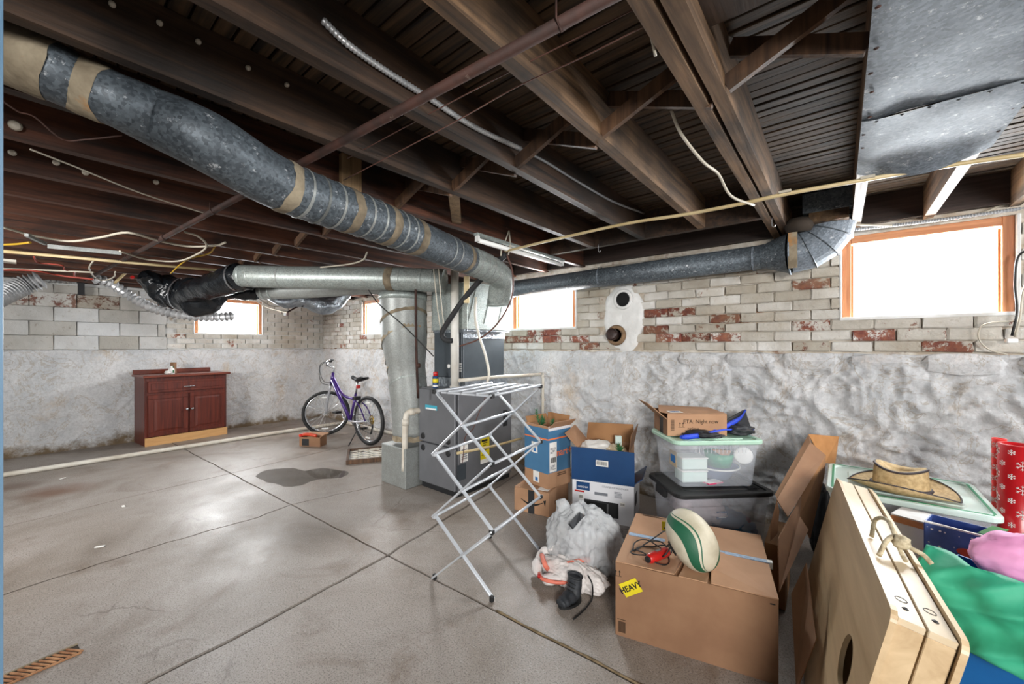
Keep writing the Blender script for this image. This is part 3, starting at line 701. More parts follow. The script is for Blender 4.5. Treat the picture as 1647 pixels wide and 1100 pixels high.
# ------------------------------------------------------------------ DUCTS
def rings_on(path, r, parent, name, m, stations, w=.03, dr=.004, n=28, seed=0):
    """raised bands round a duct path at arc-length stations"""
    L = [0]
    for a, b in zip(path, path[1:]): L.append(L[-1]+(b-a).length)
    def at(s):
        for i in range(len(path)-1):
            if L[i+1] >= s:
                t = (s-L[i])/max(L[i+1]-L[i], 1e-6); rr = r[i]+(r[i+1]-r[i])*t if isinstance(r, list) else r
                return path[i].lerp(path[i+1], t), rr
        return path[-1], (r[-1] if isinstance(r, list) else r)
    for s in stations:
        (s, ww, mm, nm) = s if isinstance(s, tuple) else (s, w, m, name)
        pts = []; rs = []
        K = max(2, int(ww/.012))
        for i in range(K+1):
            p, rr = at(s-ww/2+ww*i/K); pts.append(p); rs.append(rr+dr*(1 if 0 < i < K else .35))
        mb = MB(); mb.tube(pts, rs, n, False)
        if mm.startswith('tape'):
            N = len(mb.v)
            for q in range(N):
                p = mb.v[q]; ax = (pts[-1]-pts[0]).normalized(); e = (q < n or q >= N-n)
                mb.v[q] = p + (ax*.012*noise.noise(p*22+Vector((seed, 0, 0))) if e else Vector((0, 0, 0)))
        mb.build(nm, mm, parent)
def pathlen(p): return sum((b-a).length for a, b in zip(p, p[1:]))

# main supply duct: from the upper left down to the plenum
key = [((-75, 50), 1.12, .082), ((60, 105), 1.13, .082), ((130, 137), 1.19, .080), ((188, 162), 1.22, .080), ((250, 190), 1.30, .092), ((336, 230), 1.37, .102), ((457, 300), 1.60, .102), ((600, 354), 2.0, .102), ((690, 391), 2.42, .102), ((752, 418), 2.88, .102)]
pts = [V(a[0], a[1], f) for a, f, r in key]; rad = [r for _, _, r in key]
sub = 6; P = smoothpath(pts, sub); Rr = []
for i in range(len(rad)-1):
    for k in range(sub): Rr.append(rad[i]+(rad[i+1]-rad[i])*k/sub)
Rr.append(rad[-1])
# taper only in the reducer section
t = thing('main_supply_duct', 'long dusty galvanized duct with torn paper wraps, from the upper left to the furnace', 'duct', P[len(P)//2])
mb = MB(); mb.tube(P, Rr, 32, False); mb.build('duct_pipe', 'galv', t)
def s_at(px):  # arc length where the path crosses the picture column of a key point
    best = 0; acc = 0; bd = 1e9
    for i, p in enumerate(P):
        if i: acc += (P[i]-P[i-1]).length
        d = p-Vector((0, 0, HC)); x = 823+640*d.dot(RGT)/d.dot(FWD)
        if abs(x-px) < bd: bd = abs(x-px); best = acc
    return best
st = [(s_at(20), .20, 'tape_w', 'paper_wrap'), (s_at(145), .08, 'tape_w', 'paper_wrap'), (s_at(462), .045, 'tape_w', 'paper_wrap'), (s_at(553), .045, 'tape', 'paper_wrap'), (s_at(620), .05, 'tape', 'paper_wrap'), (s_at(668), .06, 'tape', 'paper_wrap'), (s_at(745), .05, 'tape', 'paper_wrap')]
for q in (480, 500, 508, 530, 575, 608, 640, 655, 715, 728): st.append((s_at(q), .012, 'galv_d' if q != 178 else 'rust', 'seam_ring'))
rings_on(P, Rr, t, 'seam_ring', 'galv_d', st, dr=.004)
# its elbow down into the plenum
E = smoothpath([P[-1], V(785, 432, 3.1), V(806, 449, 3.3), V(803, 480, 3.42)], 6)
mb = MB(); mb.tube(E, .103, 32, False); mb.build('elbow', 'galv_l', t)
rings_on(E, .103, t, 'elbow_seam', 'galv_l', [(x, .012, 'galv_d', 'seam_ring') for x in (.05, .14, .22, .30)])
mb = MB(); mb.lathe([(.12, 0), (.108, .012), (.108, .06)], V(803, 492, 3.45), 28); mb.build('collar', 'galv_l', t)

# furnace -------------------------------------------------------------
FX0, FX1, FY0, FY1, FH = -3.126, -2.61, 2.40, 3.16, .955
t = thing('furnace', 'grey upright furnace cabinet behind the drying rack with a blue-white label and yellow tag', 'furnace', ((FX0+FX1)/2, (FY0+FY1)/2, 0))
mb = MB(); mb.box(((FX0+FX1)/2, (FY0+FY1)/2, .025), (FX1-FX0-.03, FY1-FY0-.03, .05)); mb.build('base', 'dark', t)
mb = MB(); mb.box(((FX0+FX1)/2, (FY0+FY1)/2+.01, .5), (FX1-FX0, FY1-FY0-.02, FH-.05), None, .004); mb.build('cabinet_shell', 'furn', t)
for z0, z1, nm in ((.06, .435, 'lower_door'), (.445, FH-.012, 'upper_door')):
    mb = MB(); mb.box(((FX0+FX1)/2, FY0-.004, (z0+z1)/2), (FX1-FX0-.012, .028, z1-z0), None, .006); d = mb.build(nm, 'furn', t)
    for zz in ((z1-.05, ) if nm == 'lower_door' else (z0+.05, )):
        for xx in (FX0+.07, FX1-.09):
            mb = MB(); mb.lathe([(.03, 0), (.028, .006), (.012, .002), (.001, .002)], (xx, FY0-.018, zz), 20, (0, -1, 0)); mb.build('finger_hole', 'dark', d)
mb = MB(); mb.box((FX0+.19, FY0-.0195, .775), (.17, .003, .042)); lb = mb.build('brand_label', 'teal', t)
mb = MB(); mb.box((FX0+.19, FY0-.0215, .762), (.15, .001, .014)); mb.build('label_strip', 'white', lb)
for (y, z, w, h, m) in ((FY0+.09, .38, .09, .15, 'paper'), (FY0+.06, .22, .10, .14, 'furn_d')):
    mb = MB(); mb.box((FX1+.002, y, z), (.004, w, h)); mb.build('data_plate', m, t)
for k in range(5):
    mb = MB(); mb.box((FX1+.005, FY0+.09, .335+k*.02), (.001, .07, .008)); mb.build('print_line', 'greyink', t)
mb = MB(); mb.box((FX1+.003, FY0+.66, .62), (.006, .06, .16)); mb.build('side_opening', 'dark', t)
mb = MB()
c = V(783, 722, 3.72); y0 = FY0+.36
mb.box((FX1+.004, y0, .385), (.005, .12, .22)); yt = mb.build('warning_tag', 'yellow', t)
for k in range(7):
    mb = MB(); mb.box((FX1+.008, y0-.01+.01*(k % 2), .45-k*.022), (.001, .08-.02*(k % 3), .007 if k else .02)); mb.build('print_line', 'ink', yt)
mb = MB(); mb.box((FX1+.004, y0, .26), (.004, .12, .05)); mb.build('tag_foot', 'paper', t)
# transition foil, coil case, plenum
t = thing('coil_case', 'dark blue-grey metal coil case sitting on top of the furnace', 'air conditioner', (-2.9, 2.85, FH))
CX0, CX1, CY0, CY1, CZ0, CZ1 = -3.106, -2.69, 2.56, 3.135, 1.045, 1.50
mb = MB(); mb.box(((CX0+CX1)/2, (CY0+CY1)/2+.01, (FH+CZ0)/2), (CX1-CX0+.05, CY1-CY0+.03, CZ0-FH)); mb.build('transition', 'foil', t)
mb = MB(); mb.box(((CX0+CX1)/2, (CY0+CY1)/2, (CZ0+CZ1)/2), (CX1-CX0, CY1-CY0, CZ1-CZ0), None, .005); mb.build('case', 'furn_d', t)
mb = MB(); mb.box(((CX0+CX1)/2, CY0-.006, (CZ0+CZ1)/2-.01), (CX1-CX0-.02, .012, CZ1-CZ0-.03), None, .004); fp = mb.build('front_panel', 'furn_d', t)
mb = MB(); mb.box((CX1+.003, (CY0+CY1)/2, CZ1-.035), (.006, CY1-CY0+.02, .09)); mb.box(((CX0+CX1)/2, CY0-.014, CZ1-.012), (CX1-CX0, .004, .03)); mb.build('foil_tape', 'foil', t)
mb = MB(); mb.box((CX1-.115, CY0-.016, CZ0+.23), (.05, .012, .26), None, .002); mb.build('valve_plate', 'white', t)
mb = MB(); mb.lathe([(.02, 0), (.02, .012), (.001, .014)], (CX1-.18, CY0-.014, CZ0+.11), 16, (0, -1, 0)); mb.build('port_cap', 'white', t)
mb = MB(); mb.box((CX1-.1, CY0-.0225, CZ1-.05), (.045, .001, .03)); mb.build('warning_label', 'red', t)
for k in range(4):
    for q in range(2):
        mb = MB(); mb.box((CX1-.035+q*.016, CY0-.0125, CZ0+.07+k*.022), (.011, .001, .013)); mb.build('fitting_label', 'white', t)
t = thing('supply_plenum', 'silver sheet-metal plenum box above the dark coil case', 'duct', (-2.88, 2.8, CZ1))
mb = MB(); mb.box((-2.85, 2.83, 1.715), (.50, .62, .43), None, .004); mb.build('box', 'galv_l', t)
mb = MB(); mb.box((-2.85, 2.83, 1.51), (.47, .60, .05)); mb.build('foil_skirt', 'foil', t)
mb = MB(); mb.box((-2.85, 2.83, 1.925), (.52, .64, .012)); mb.build('top_flange', 'galv_l', t)
for yy in (2.62, 2.83, 3.03):
    a = Vector((-2.598, yy-.09, 1.56)); mb = MB(); mb.beam(a, (-2.598, yy+.02, 1.9), .004, .004); mb.build('cross_break', 'galv_l', t)
# horizontal round duct from the left into the plenum
pts = [V(388, 444, 3.78), V(470, 446, 3.72), V(560, 447, 3.66), V(650, 449, 3.60), V(715, 452, 3.56)]
P2 = smoothpath(pts, 4)
t = thing('branch_duct', 'straight silver round duct running left from the plenum to the black wrapped bend', 'duct', P2[0])
mb = MB(); mb.tube(P2, .103, 28, True); mb.build('duct_pipe', 'galv_l', t)
L = pathlen(P2)
rings_on(P2, .103, t, 'seam_ring', 'galv_d', [(.03, .02, 'galv_l', 'seam_ring'), (.12, .012, 'galv_l', 'seam_ring'), (.42, .012, 'galv_d', 'seam_ring'), (L-.50, .07, 'tape', 'tape_band'), (L-.40, .015, 'galv_l', 'seam_ring'), (L-.2, .012, 'galv_l', 'seam_ring'), (L-.1, .012, 'galv_l', 'seam_ring')])
# second duct lower behind
pts = [V(420, 468, 4.15), V(500, 466, 4.1), V(590, 460, 4.05), V(660, 462, 3.95)]
t = thing('rear_branch_duct', 'grey round duct just below and behind the straight silver one', 'duct', pts[0])
mb = MB(); mb.tube(smoothpath(pts, 3), .085, 24, True); mb.build('duct_pipe', 'galv_d', t); rings_on(smoothpath(pts, 3), .085, t, 'seam_ring', 'galv_l', [(.04, .02, 'galv_l', 'seam_ring'), (.12, .02, 'galv_l', 'seam_ring')], dr=.008)
# foil-wrapped flexible bends behind
def wrapped(name, label, pts, rs, m, seed, folds=.02, straps=(), cat='duct', strapm='steel'):
    P = smoothpath(pts, 8); n = len(pts); Rr = []
    for i in range(n-1):
        for k in range(8): Rr.append(rs[i]+(rs[i+1]-rs[i])*k/8)
    Rr.append(rs[-1])
    t = thing(name, label, cat, P[len(P)//2]); mb = MB(); mb.tube(P, Rr, 28, True)
    for i in range(len(mb.v)):
        p = mb.v[i]; q = p*9+Vector((seed, 0, 0)); k = noise.noise(q)+.6*noise.noise(q*2.7)
        k2 = abs(noise.noise(q*1.6+Vector((5, 5, 5))))
        mb.v[i] = p+Vector((k, noise.noise(q+Vector((9, 0, 0))), noise.noise(q+Vector((0, 9, 0)))-k2))*folds
    mb.build('wrap', m, t)
    for s in straps:
        i = int(s*(len(P)-2)); mb = MB(); d = (P[i+1]-P[i]).normalized()
        mb.tube([P[i], P[i]+d*.02], Rr[i]*1.05+.004, 28, False); mb.build('strap', strapm, t)
    return t
wrapped('foil_flex_duct', 'silver foil flexible duct sagging below the round ducts in front of the far brick corner', [V(432, 470, 4.9), V(455, 482, 4.9), V(487, 480, 5.0), V(515, 490, 5.1), V(536, 487, 5.2), V(556, 470, 5.3)], [.07, .09, .10, .115, .11, .08], 'foil', 3, .02, (.42,), strapm='dark')
wrapped('black_duct_elbow', 'glossy black plastic wrapped duct bend at the left end of the silver duct', [V(402, 446, 3.82), V(375, 447, 3.85), V(345, 458, 4.0), V(310, 468, 4.2), V(298, 480, 4.3)], [.118, .125, .12, .115, .10], 'blackwrap', 11, .022, (.2,))
wrapped('black_wrapped_duct', 'black plastic wrapped flexible duct hanging left of the bright window', [V(348, 468, 4.4), V(320, 476, 4.4), V(290, 472, 4.45), V(262, 462, 4.4), V(242, 450, 4.3), V(228, 442, 4.2)], [.15, .215, .17, .16, .10, .05], 'blackwrap', 21, .035, (.35, ))
wrapped('black_duct_collar', 'black wrapped duct piece under the silver duct end beside the window', [V(350, 468, 4.3), V(385, 470, 4.3), V(415, 472, 4.35)], [.07, .075, .06], 'blackwrap', 31, .015)
# corrugated dryer hoses
def corrugated(name, label, pts, r, pitch, cat='hose', m='flex', amp=.24, group=None):
    P = resample(smoothpath(pts, 14), pitch/2); mb = MB(); rs = [r*(1+amp*(1 if i % 2 else -1)) for i in range(len(P))]
    mb.tube(P, rs, 14, True, False); return mb.build(name, m, None, label, cat, group)
corrugated('flexible_metal_hose', 'silver corrugated dryer hose drooping across the block wall to the bright window', [V(150, 447, 4.55), V(178, 456, 4.7), V(212, 478, 4.9), V(250, 497, 4.95), V(300, 508, 5.05), V(345, 510, 5.2), V(378, 508, 5.4)], .05, .055)
corrugated('flexible_metal_hose', 'thick silver corrugated hose at the far left edge under the joists', [V(-30, 490, 3.6), V(5, 473, 3.8), V(35, 460, 3.95), V(68, 449, 4.05)], .078, .036)
corrugated('flexible_metal_hose', 'thin silver corrugated hose along the top of the block wall', [V(72, 449, 5.0), V(98, 450, 5.1), V(126, 452, 5.2)], .038, .045)
# vertical return duct
pts = [V(653, 470, 3.92), V(654, 520, 3.94), V(658, 590, 3.97), V(664, 650, 3.98), V(667, 700, 3.98)]
P3 = smoothpath([p-RGT*.03 for p in pts], 6); r3 = [.225]*8+[.22, .215, .205, .195]+[.185]*(len(P3)-12)
t = thing('return_duct', 'big upright round return duct with spiral paper tape left of the furnace', 'duct', (P3[-1].x, P3[-1].y, 0))
mb = MB(); mb.tube(P3, r3, 36, True); mb.build('duct_pipe', 'galv_d', t)
mb = MB(); mb.tube([P3[0]+Vector((0, 0, -.02)), P3[0]+Vector((0, 0, -.08))], .232, 32, True); mb.build('top_collar', 'galv_l', t)
for (z, h, tilt, m) in ((1.60, .03, .35, 'tape'), (1.42, .045, .45, 'tape_w'), (1.24, .035, .35, 'tape'), (1.16, .05, .5, 'tape_w'), (.98, .012, .3, 'galv_l'), (.76, .014, 0, 'galv_d'), (.45, .05, 0, 'tape_w')):
    mb = MB(); n = 40; vs = []
    i = min(range(len(P3)), key=lambda q: abs(P3[q].z-z)); rr = r3[min(i, len(r3)-1)]+.004
    for k in range(n+1):
        a = -2.9+math.pi*1.25*k/n; cx = P3[i]
        zz = z+tilt*.5*math.cos(a+.2)*.6+.006*nz(a, z, 0, 5)
        j = min(range(len(P3)), key=lambda q: abs(P3[q].z-zz)); cx = P3[j]
        for s in (0, 1):
            vs.append((cx.x+math.cos(a)*rr, cx.y+math.sin(a)*rr, zz+(s-.5)*h*(1+.3*nz(a, z, s, 6))))
    mb.add(vs, [(2*k, 2*k+2, 2*k+3, 2*k+1) for k in range(n)], True); mb.build('tape_band', m, t)
bx0 = P3[-1]
mb = MB(); mb.box((bx0.x-.03, bx0.y+.02, .19), (.40, .44, .38), None, .006); mb.build('floor_boot', 'galv_d', t)
# right wall duct with transition and gored elbow up into the joist bay
DY, DZ = 3.44, HC+.655
t = thing('wall_duct', 'grey round duct along the brick wall top with a gored elbow beside the window', 'duct', (-1.5, DY, DZ))
mb = MB(); mb.tube([(-2.86, DY, DZ-.02), (-.42, DY, DZ)], .088, 30, True); mb.build('duct_pipe', 'galv', t)
for x in (-2.8, -.50, -1.75):
    mb = MB(); mb.tube([(x, DY, DZ-.005), (x+.014, DY, DZ-.005)], .092, 30, False); mb.build('seam_ring', 'galv_s', t)
mb = MB(); mb.tube([(-2.87, DY, DZ-.02), (-2.81, DY, DZ-.02)], .093, 28, True); mb.build('end_foil', 'foil', t)
mb = MB(); mb.tube([(-.44, DY, DZ), (-.42, DY, DZ), (-.27, DY-.02, DZ)], [.09, .09, .145], 26, False); mb.build('transition', 'galv', t)
mb = MB(); mb.tube([(-.275, DY-.02, DZ), (-.265, DY-.02, DZ)], .155, 26, True); mb.build('flange', 'galv_s', t)
mb = MB(); mb.box((-.245, DY-.16, DZ), (.05, .012, .26)); mb.build('tape_strip', 'tape_w', t)
ex = []
cx, cz = -.25, DZ+.18
for i in range(5):
    a = R_(-90+90*i/4); ex.append(Vector((cx+.20*math.cos(a), DY-.02, cz+.18*math.sin(a))))
gm = ['galv_s', 'galv_s', 'galv_s', 'galv_s']
for i in range(4):
    mb = MB(); mb.tube([ex[i], ex[i+1]], .142, 26, False, False)
    # mitre the gore planes by shearing the rings towards the bend centre
    for q in range(26):
        for (idx, c, ang) in ((q, ex[i], -90+22.5*i), (26+q, ex[i+1], -90+22.5*(i+1))):
            v = mb.v[idx]-c; a = R_(ang); er = Vector((math.cos(a), 0, math.sin(a)))
            th = 2*math.pi*q/26
            mb.v[idx] = c+er*(.142*math.cos(th))+Vector((0, 1, 0))*(.142*math.sin(th))
    mb.build('elbow_gore', gm[i], t)
    mb = MB(); n = 26; a = R_(-90+22.5*(i+1)); er = Vector((math.cos(a), 0, math.sin(a))); et = Vector((-math.sin(a), 0, math.cos(a)))
    ring = [ex[i+1]+er*(.145*math.cos(2*math.pi*k/n))+Vector((0, 1, 0))*(.145*math.sin(2*math.pi*k/n)) for k in range(n)]
    mb.tube(ring, .004, 5, closed=True); mb.build('elbow_seam', 'galv', t)
mb = MB(); mb.tube([ex[-1], ex[-1]+Vector((0, 0, .05))], .143, 26, False); mb.build('neck', 'tape_w', t)
mb = MB(); mb.box((-.055, DY-.05, 2.28), (.27, .32, .13), None, .004); mb.build('register_boot', 'galv', t)
mb = MB(); mb.box((-.055, DY-.12, 2.20), (.20, .16, .10)); mb.build('burnt_insulation', M('dark_insulation', '#3a2d22', '#6b5338', 8, .95, bump=.9, bs=25, bd=.02), t)
mb = MB(); mb.lathe([(.07, -.02), (.085, .02), (.06, .06), (.001, .07)], (-.21, DY-.17, DZ+.13), 16); mb.build('mastic_lump', M('dark_mastic', '#3f352b', '#2f2720', 8, .9, bump=.6), t)

# sheet-metal pan under the joists
t = thing('joist_pan', 'wide dented sheet-metal pan nailed under the joists at the upper right', 'sheet metal', (.27, 1.2, ZJ))
def pan(name, y0, y1, z, dy, m):
    mb = MB(); nx, ny = 14, max(8, int((y1-y0)/.05)); vs = []; fs = []
    for i in range(nx+1):
        for j in range(ny+1):
            x = .06+.41*i/nx; y = y0+(y1-y0)*j/ny
            zz = z-.006+.010*noise.noise(Vector((x*3, y*3.2, dy)))+.005*noise.noise(Vector((x*9, y*7, dy)))
            e = min(i, nx-i)
            if e == 0: zz = z-.002
            if name == 'lower_sheet' and y > 2.25: zz += .0-.05*((y-2.25)/.2)**2*math.sin(math.pi*i/nx)
            vs.append((x, y, zz))
    for i in range(nx):
        for j in range(ny): a = i*(ny+1)+j; fs.append((a, a+1, a+ny+2, a+ny+1))
    mb.add(vs, fs, True); return mb.build(name, m, t)
pan('upper_sheet', -.6, 1.90, ZJ, 2, 'galv_s'); pan('lower_sheet', 1.885, 2.45, ZJ-.006, 6, 'galv_s')
for x in (.075, .45):
    for k in range(16):
        y = .3+k*.14; mb = MB(); mb.lathe([(.0065, 0), (.005, .003), (.0005, .004)], (x+rnd.uniform(-.006, .006), y+rnd.uniform(-.03, .03), ZJ-.008), 8, (0, 0, -1)); mb.build('nail_head', 'rust', t)
for k in range(6):
    mb = MB(); mb.lathe([(.006, 0), (.0005, .004)], (.1+k*.065, 1.895, ZJ-.016), 8, (0, 0, -1)); mb.build('nail_head', 'dark', t)

# ------------------------------------------------------------------ PIPES, CABLES
def pipe(name, label, pts, r, m, cat='pipe', n=10, group=None, sub=5, smooth=True):
    mb = MB(); P = smoothpath(pts, sub) if smooth and len(pts) > 2 else [Vector(p) for p in pts]
    mb.tube(P, r, n, True); return mb.build(name, m, None, label, cat, group)
t = thing('steam_pipe', 'rusty brown iron pipe crossing under all the joists', 'pipe', (-2, .7, 2.1))
pa = Vector((.6, .87, 2.115)); pb = Vector((-6.8, .42, 2.115))
mb = MB(); mb.tube([pa, pb], .0155, 14); mb.build('pipe', 'rust', t)
for f in (.35, .58):
    p = pa.lerp(pb, f); d = (pb-pa).normalized(); mb = MB(); mb.tube([p-d*.03, p+d*.03], .021, 14); mb.build('coupling', 'rust', t)
for f in (.15, .45, .72):
    p = pa.lerp(pb, f); mb = MB(); mb.tube([p+Vector((0, .021, .04)), p+Vector((0, .021, 0)), p+Vector((0, 0, -.021)), p+Vector((0, -.021, 0)), p+Vector((0, -.021, .04))], .003, 5); mb.build('hanger_strap', 'rust', t)
mb = MB()
cp = [V(812, 404, 3.12), V(900, 383, 2.8), V(1010, 359, 2.5), V(1100, 345, 2.286), V(1190, 328, 2.1), V(1268, 311, 1.96), V(1420, 284, 1.78), V(1540, 264, 1.66), V(1660, 247, 1.55)]
t = thing('water_pipe', 'cream plastic water pipe strung across the ceiling from the furnace to the right edge', 'pipe', cp[3])
mb.tube(smoothpath(cp, 5), .0095, 10); mb.build('pipe', 'cream', t)
for p in (V(1262, 311, 1.96), V(1395, 288, 1.8)):
    mb = MB(); mb.box(p+Vector((0, 0, .008)), (.05, .02, .012)); mb.build('pipe_clip', 'wire_w', t)
pipe('water_pipe', 'straight cream water pipe under the joists at the left, above the block wall', [PZ(-40, 400, 2.10), PZ(350, 435, 2.10)], .013, 'cream', smooth=False)
pipe('vent_stub', 'short dark pipe stub with a pale rim hanging between the joists', [V(866, 118, 1.42), V(893, 114, 1.40)], .021, 'rust', 'pipe', 16, smooth=False)
mb = MB(); mb.lathe([(.023, 0), (.023, .004), (.012, .005)], V(894, 114, 1.40), 20, (V(893, 114, 1.40)-V(866, 118, 1.42))); mb.build('pipe_cap_ring', 'steel', None, 'pale metal rim on the end of the dark pipe stub between the joists', 'ring')
pipe('gas_pipe', 'thin rusty upright pipe in front of the big return duct', [V(668, 440, 3.55), V(669, 560, 3.58), V(672, 640, 3.62)], .012, 'rust', n=10)
mb = MB(); mb.lathe([(.016, -.02), (.022, -.012), (.022, .012), (.016, .02)], V(672, 588, 3.6), 12); mb.build('pipe_union', 'rust', None, 'rusty union nut on the thin upright pipe', 'pipe fitting')
t = thing('vent_pipe', 'thick white plastic vent pipe rising from the furnace top', 'pipe', (-2.71, 2.47, FH))
mb = MB(); mb.cyl((-2.71, 2.47, FH), (-2.71, 2.47, 2.06), .037, 20); mb.build('pipe', 'pvc', t)
mb = MB(); mb.cyl((-2.71, 2.47, FH), (-2.71, 2.47, FH+.03), .045, 20); mb.build('base_ring', 'pvc', t)
t = thing('drain_pipe', 'white plastic drain elbow coming out of the furnace side and dropping to the floor', 'pipe', V(652, 758, 3.78))
q = [V(676, 660, 3.84), V(664, 661, 3.8), V(655, 665, 3.78), V(652, 676, 3.77), V(651, 700, 3.76), V(650, 757, 3.76)]
mb = MB(); mb.tube(smoothpath(q, 6), .028, 16); mb.build('pipe', 'pvc_dirty', t)
for a, b in ((q[3], q[4]),):
    d = (b-a).normalized(); mb = MB(); mb.tube([a-d*.01, a+d*.05], .034, 16); mb.build('coupling', 'pvc_dirty', t)
mb = MB(); mb.tube([V(666, 661, 3.8), V(658, 663, 3.79)], .034, 16); mb.build('coupling', 'pvc_dirty', t)
t = thing('condensate_pipe', 'thin white plastic pipe from the coil case to the wall behind the rack, turning down', 'pipe', (-2.2, 3.4, .2))
q = [V(738, 612, 3.6), V(800, 606, 3.95), V(872, 602, 4.22), V(873, 610, 4.22), V(872, 700, 4.22), V(871, 745, 4.22)]
mb = MB(); mb.tube(q[:3], .017, 10); mb.tube(q[2:], .014, 10); mb.build('pipe', 'pvc_dirty', t)
mb = MB(); mb.tube([q[2]-Vector((.03, 0, 0)), q[2], q[2]-Vector((0, 0, .03))], .021, 10); mb.build('elbow', 'pvc_dirty', t)
pipe('gas_line', 'pale thin horizontal pipe beside the furnace at knee height', [V(735, 729, 3.5), V(790, 718, 3.8), V(838, 705, 4.1)], .012, 'cream')
pipe('floor_pipe', 'long white plastic pipe lying on the floor along the left wall and past the bicycle', [(-6.6, -1.2, .027), (-6.62, 1.29, .027), (-6.6, 3.38, .027), (-6.56, 3.46, .027), (-6.4, 3.49, .027), (-3.65, 3.50, .027)], .026, 'pvc_dirty', n=12, sub=2)
# black insulated line
q = [V(727, 548, 3.42), V(717, 547, 3.4), V(711, 540, 3.4), V(714, 528, 3.38), V(742, 486, 3.32), V(775, 447, 3.24), V(813, 409, 3.14)]
t = thing('insulated_pipe', 'black foam insulated pipe running diagonally in front of the white vent pipe', 'pipe', q[4])
mb = MB(); mb.tube(smoothpath(q, 6), .023, 14); mb.build('foam_sleeve', 'foam', t)
mb = MB(); mb.tube(smoothpath([V(815, 410, 3.12), V(824, 440, 3.2), V(822, 480, 3.25), V(800, 520, 3.3), V(770, 545, 3.35), V(738, 557, 3.4)], 6), .007, 8); mb.build('copper_line', 'wire_b', t)
t = thing('hanging_strap', 'white plastic strap holding up the black insulated pipe', 'strap', V(815, 395, 3.1))
mb = MB(); mb.tube(smoothpath([V(818, 371, 3.1), V(812, 388, 3.1), V(806, 402, 3.12), V(805, 412, 3.12)], 4), .006, 6); mb.tube(smoothpath([V(818, 371, 3.1), V(820, 392, 3.1), V(817, 410, 3.12)], 4), .006, 6); mb.build('strap_loops', 'wire_w', t)
pipe('copper_line', 'bundle of white taped lines dropping in front of the coil case to the furnace top', [V(765, 478, 3.35), V(764, 510, 3.35), V(770, 540, 3.35), V(780, 570, 3.35), V(786, 600, 3.35), V(783, 616, 3.35)], .011, 'pvc_dirty', 'cable', 8)
pipe('low_voltage_cable', 'thin brown cable hanging down the furnace side behind the rack', [V(786, 620, 3.3), V(776, 650, 3.2), V(768, 668, 3.2), V(760, 690, 3.25), V(748, 702, 3.3), V(745, 730, 3.36), V(743, 745, 3.37)], .004, 'wire_b', 'cable', 6)
pipe('black_wire', 'black wire slanting across the big return duct', [V(592, 466, 3.3), V(610, 490, 3.4), V(650, 525, 3.45), V(697, 573, 3.5)], .005, 'wire_k', 'cable', 6)
for a, b, lab in ((697, 708, 'left one of two white cords hanging beside the vent pipe'), (705, 714, 'right one of two white cords hanging beside the vent pipe')):
    pipe('white_cable', lab, [V(a, 432, 3.3), V((a+b)/2, 490, 3.35), V(b, 530, 3.4)], .005, 'wire_w', 'cord', 6)
t = thing('wood_hanger', 'short flat wood strip hanging in front of the plenum beside the vent pipe', 'wood strip', V(750, 465, 3.3))
mb = MB(); mb.box(V(750, 466, 3.3), (.045, .015, .22), YAW); mb.build('strip', 'cream', t)
# conduit and cables in the ceiling
corrugated('armored_cable', 'ribbed steel armored cable running along the dark middle joists', [PX(a, b, -1.112) for a, b in ((518, 32), (560, 72), (620, 114), (690, 158), (760, 203), (838, 240))], .0095, .012, 'cable', 'flex', .14)
pipe('armored_cable_tail', 'smooth grey cable continuing from the ribbed one towards the wall', [PX(a, b, -1.115) for a, b in ((838, 240), (880, 262), (930, 293), (985, 324), (1035, 343))], .007, 'wire_g', 'cable', 8)
pipe('white_cable', 'curved white cable hanging between the joists left of the double joist', [V(1079, 177, 1.5), V(1095, 215, 1.55), V(1130, 260, 1.65), V(1155, 280, 1.75), V(1175, 315, 1.85), V(1212, 330, 1.95)], .006, 'wire_w', 'cable', 8)
pipe('white_cable', 'short grey-white cable dangling at the top beside the double joist', [V(1008, -20, 1.0), V(1026, 14, 1.02), V(1043, 45, 1.05), V(1054, 90, 1.1)], .0042, 'wire_w', 'cable', 8)
for a, b, c_ in ((558, 255, 'upper'), (552, 290, 'lower')):
    pipe('thin_wire', '%s of two thin dark wires strung below the rusty pipe' % c_, [V(a, b, 1.75), V(720, b-88, 1.35), V(830, b-150 if c_ == 'lower' else b-145, 1.2), V(930, b-195, 1.1), V(1050, b-255, 1.0)], .002, 'wire_b', 'cable', 5)
pipe('white_cable', 'pale cable running over the right window to the right edge', [V(1368, 361, 2.62), V(1440, 362, 2.56), V(1520, 352, 2.45), V(1580, 342, 2.38), V(1610, 330, 2.33), V(1660, 320, 2.28)], .007, 'wire_w', 'cable', 8)
corrugated('armored_cable', 'dark ribbed armored cable stapled above the right window frame', [V(1366, 370, 2.68), V(1440, 362, 2.56), V(1540, 350, 2.42), V(1610, 340, 2.33), V(1660, 333, 2.28)], .010, .013, 'cable', 'wire_g', .14)
pipe('wall_cable', 'dark and white cable looping down to the small junction at the right edge', [V(1655, 400, 2.2), V(1636, 415, 2.24), V(1632, 460, 2.26), V(1635, 500, 2.24), V(1627, 540, 2.25)], .006, 'wire_k', 'cable', 8)
pipe('wall_cable', 'white cable beside the dark one at the right edge of the wall', [V(1660, 440, 2.2), V(1645, 470, 2.22), V(1640, 510, 2.22), V(1632, 542, 2.24)], .006, 'wire_w', 'cable', 8)
mb = MB(); mb.box(V(1626, 548, 2.26), (.045, .03, .025), .2, .004); mb.build('junction_clip', 'white', None, 'small white cable junction on the brick at the right edge', 'junction')
pipe('wall_cable', 'thin white cable curling below the right window', [V(1650, 516, 2.24), V(1600, 518, 2.27), V(1577, 526, 2.31), V(1574, 545, 2.33), V(1590, 562, 2.31), V(1620, 570, 2.27)], .004, 'wire_w', 'cable', 6)
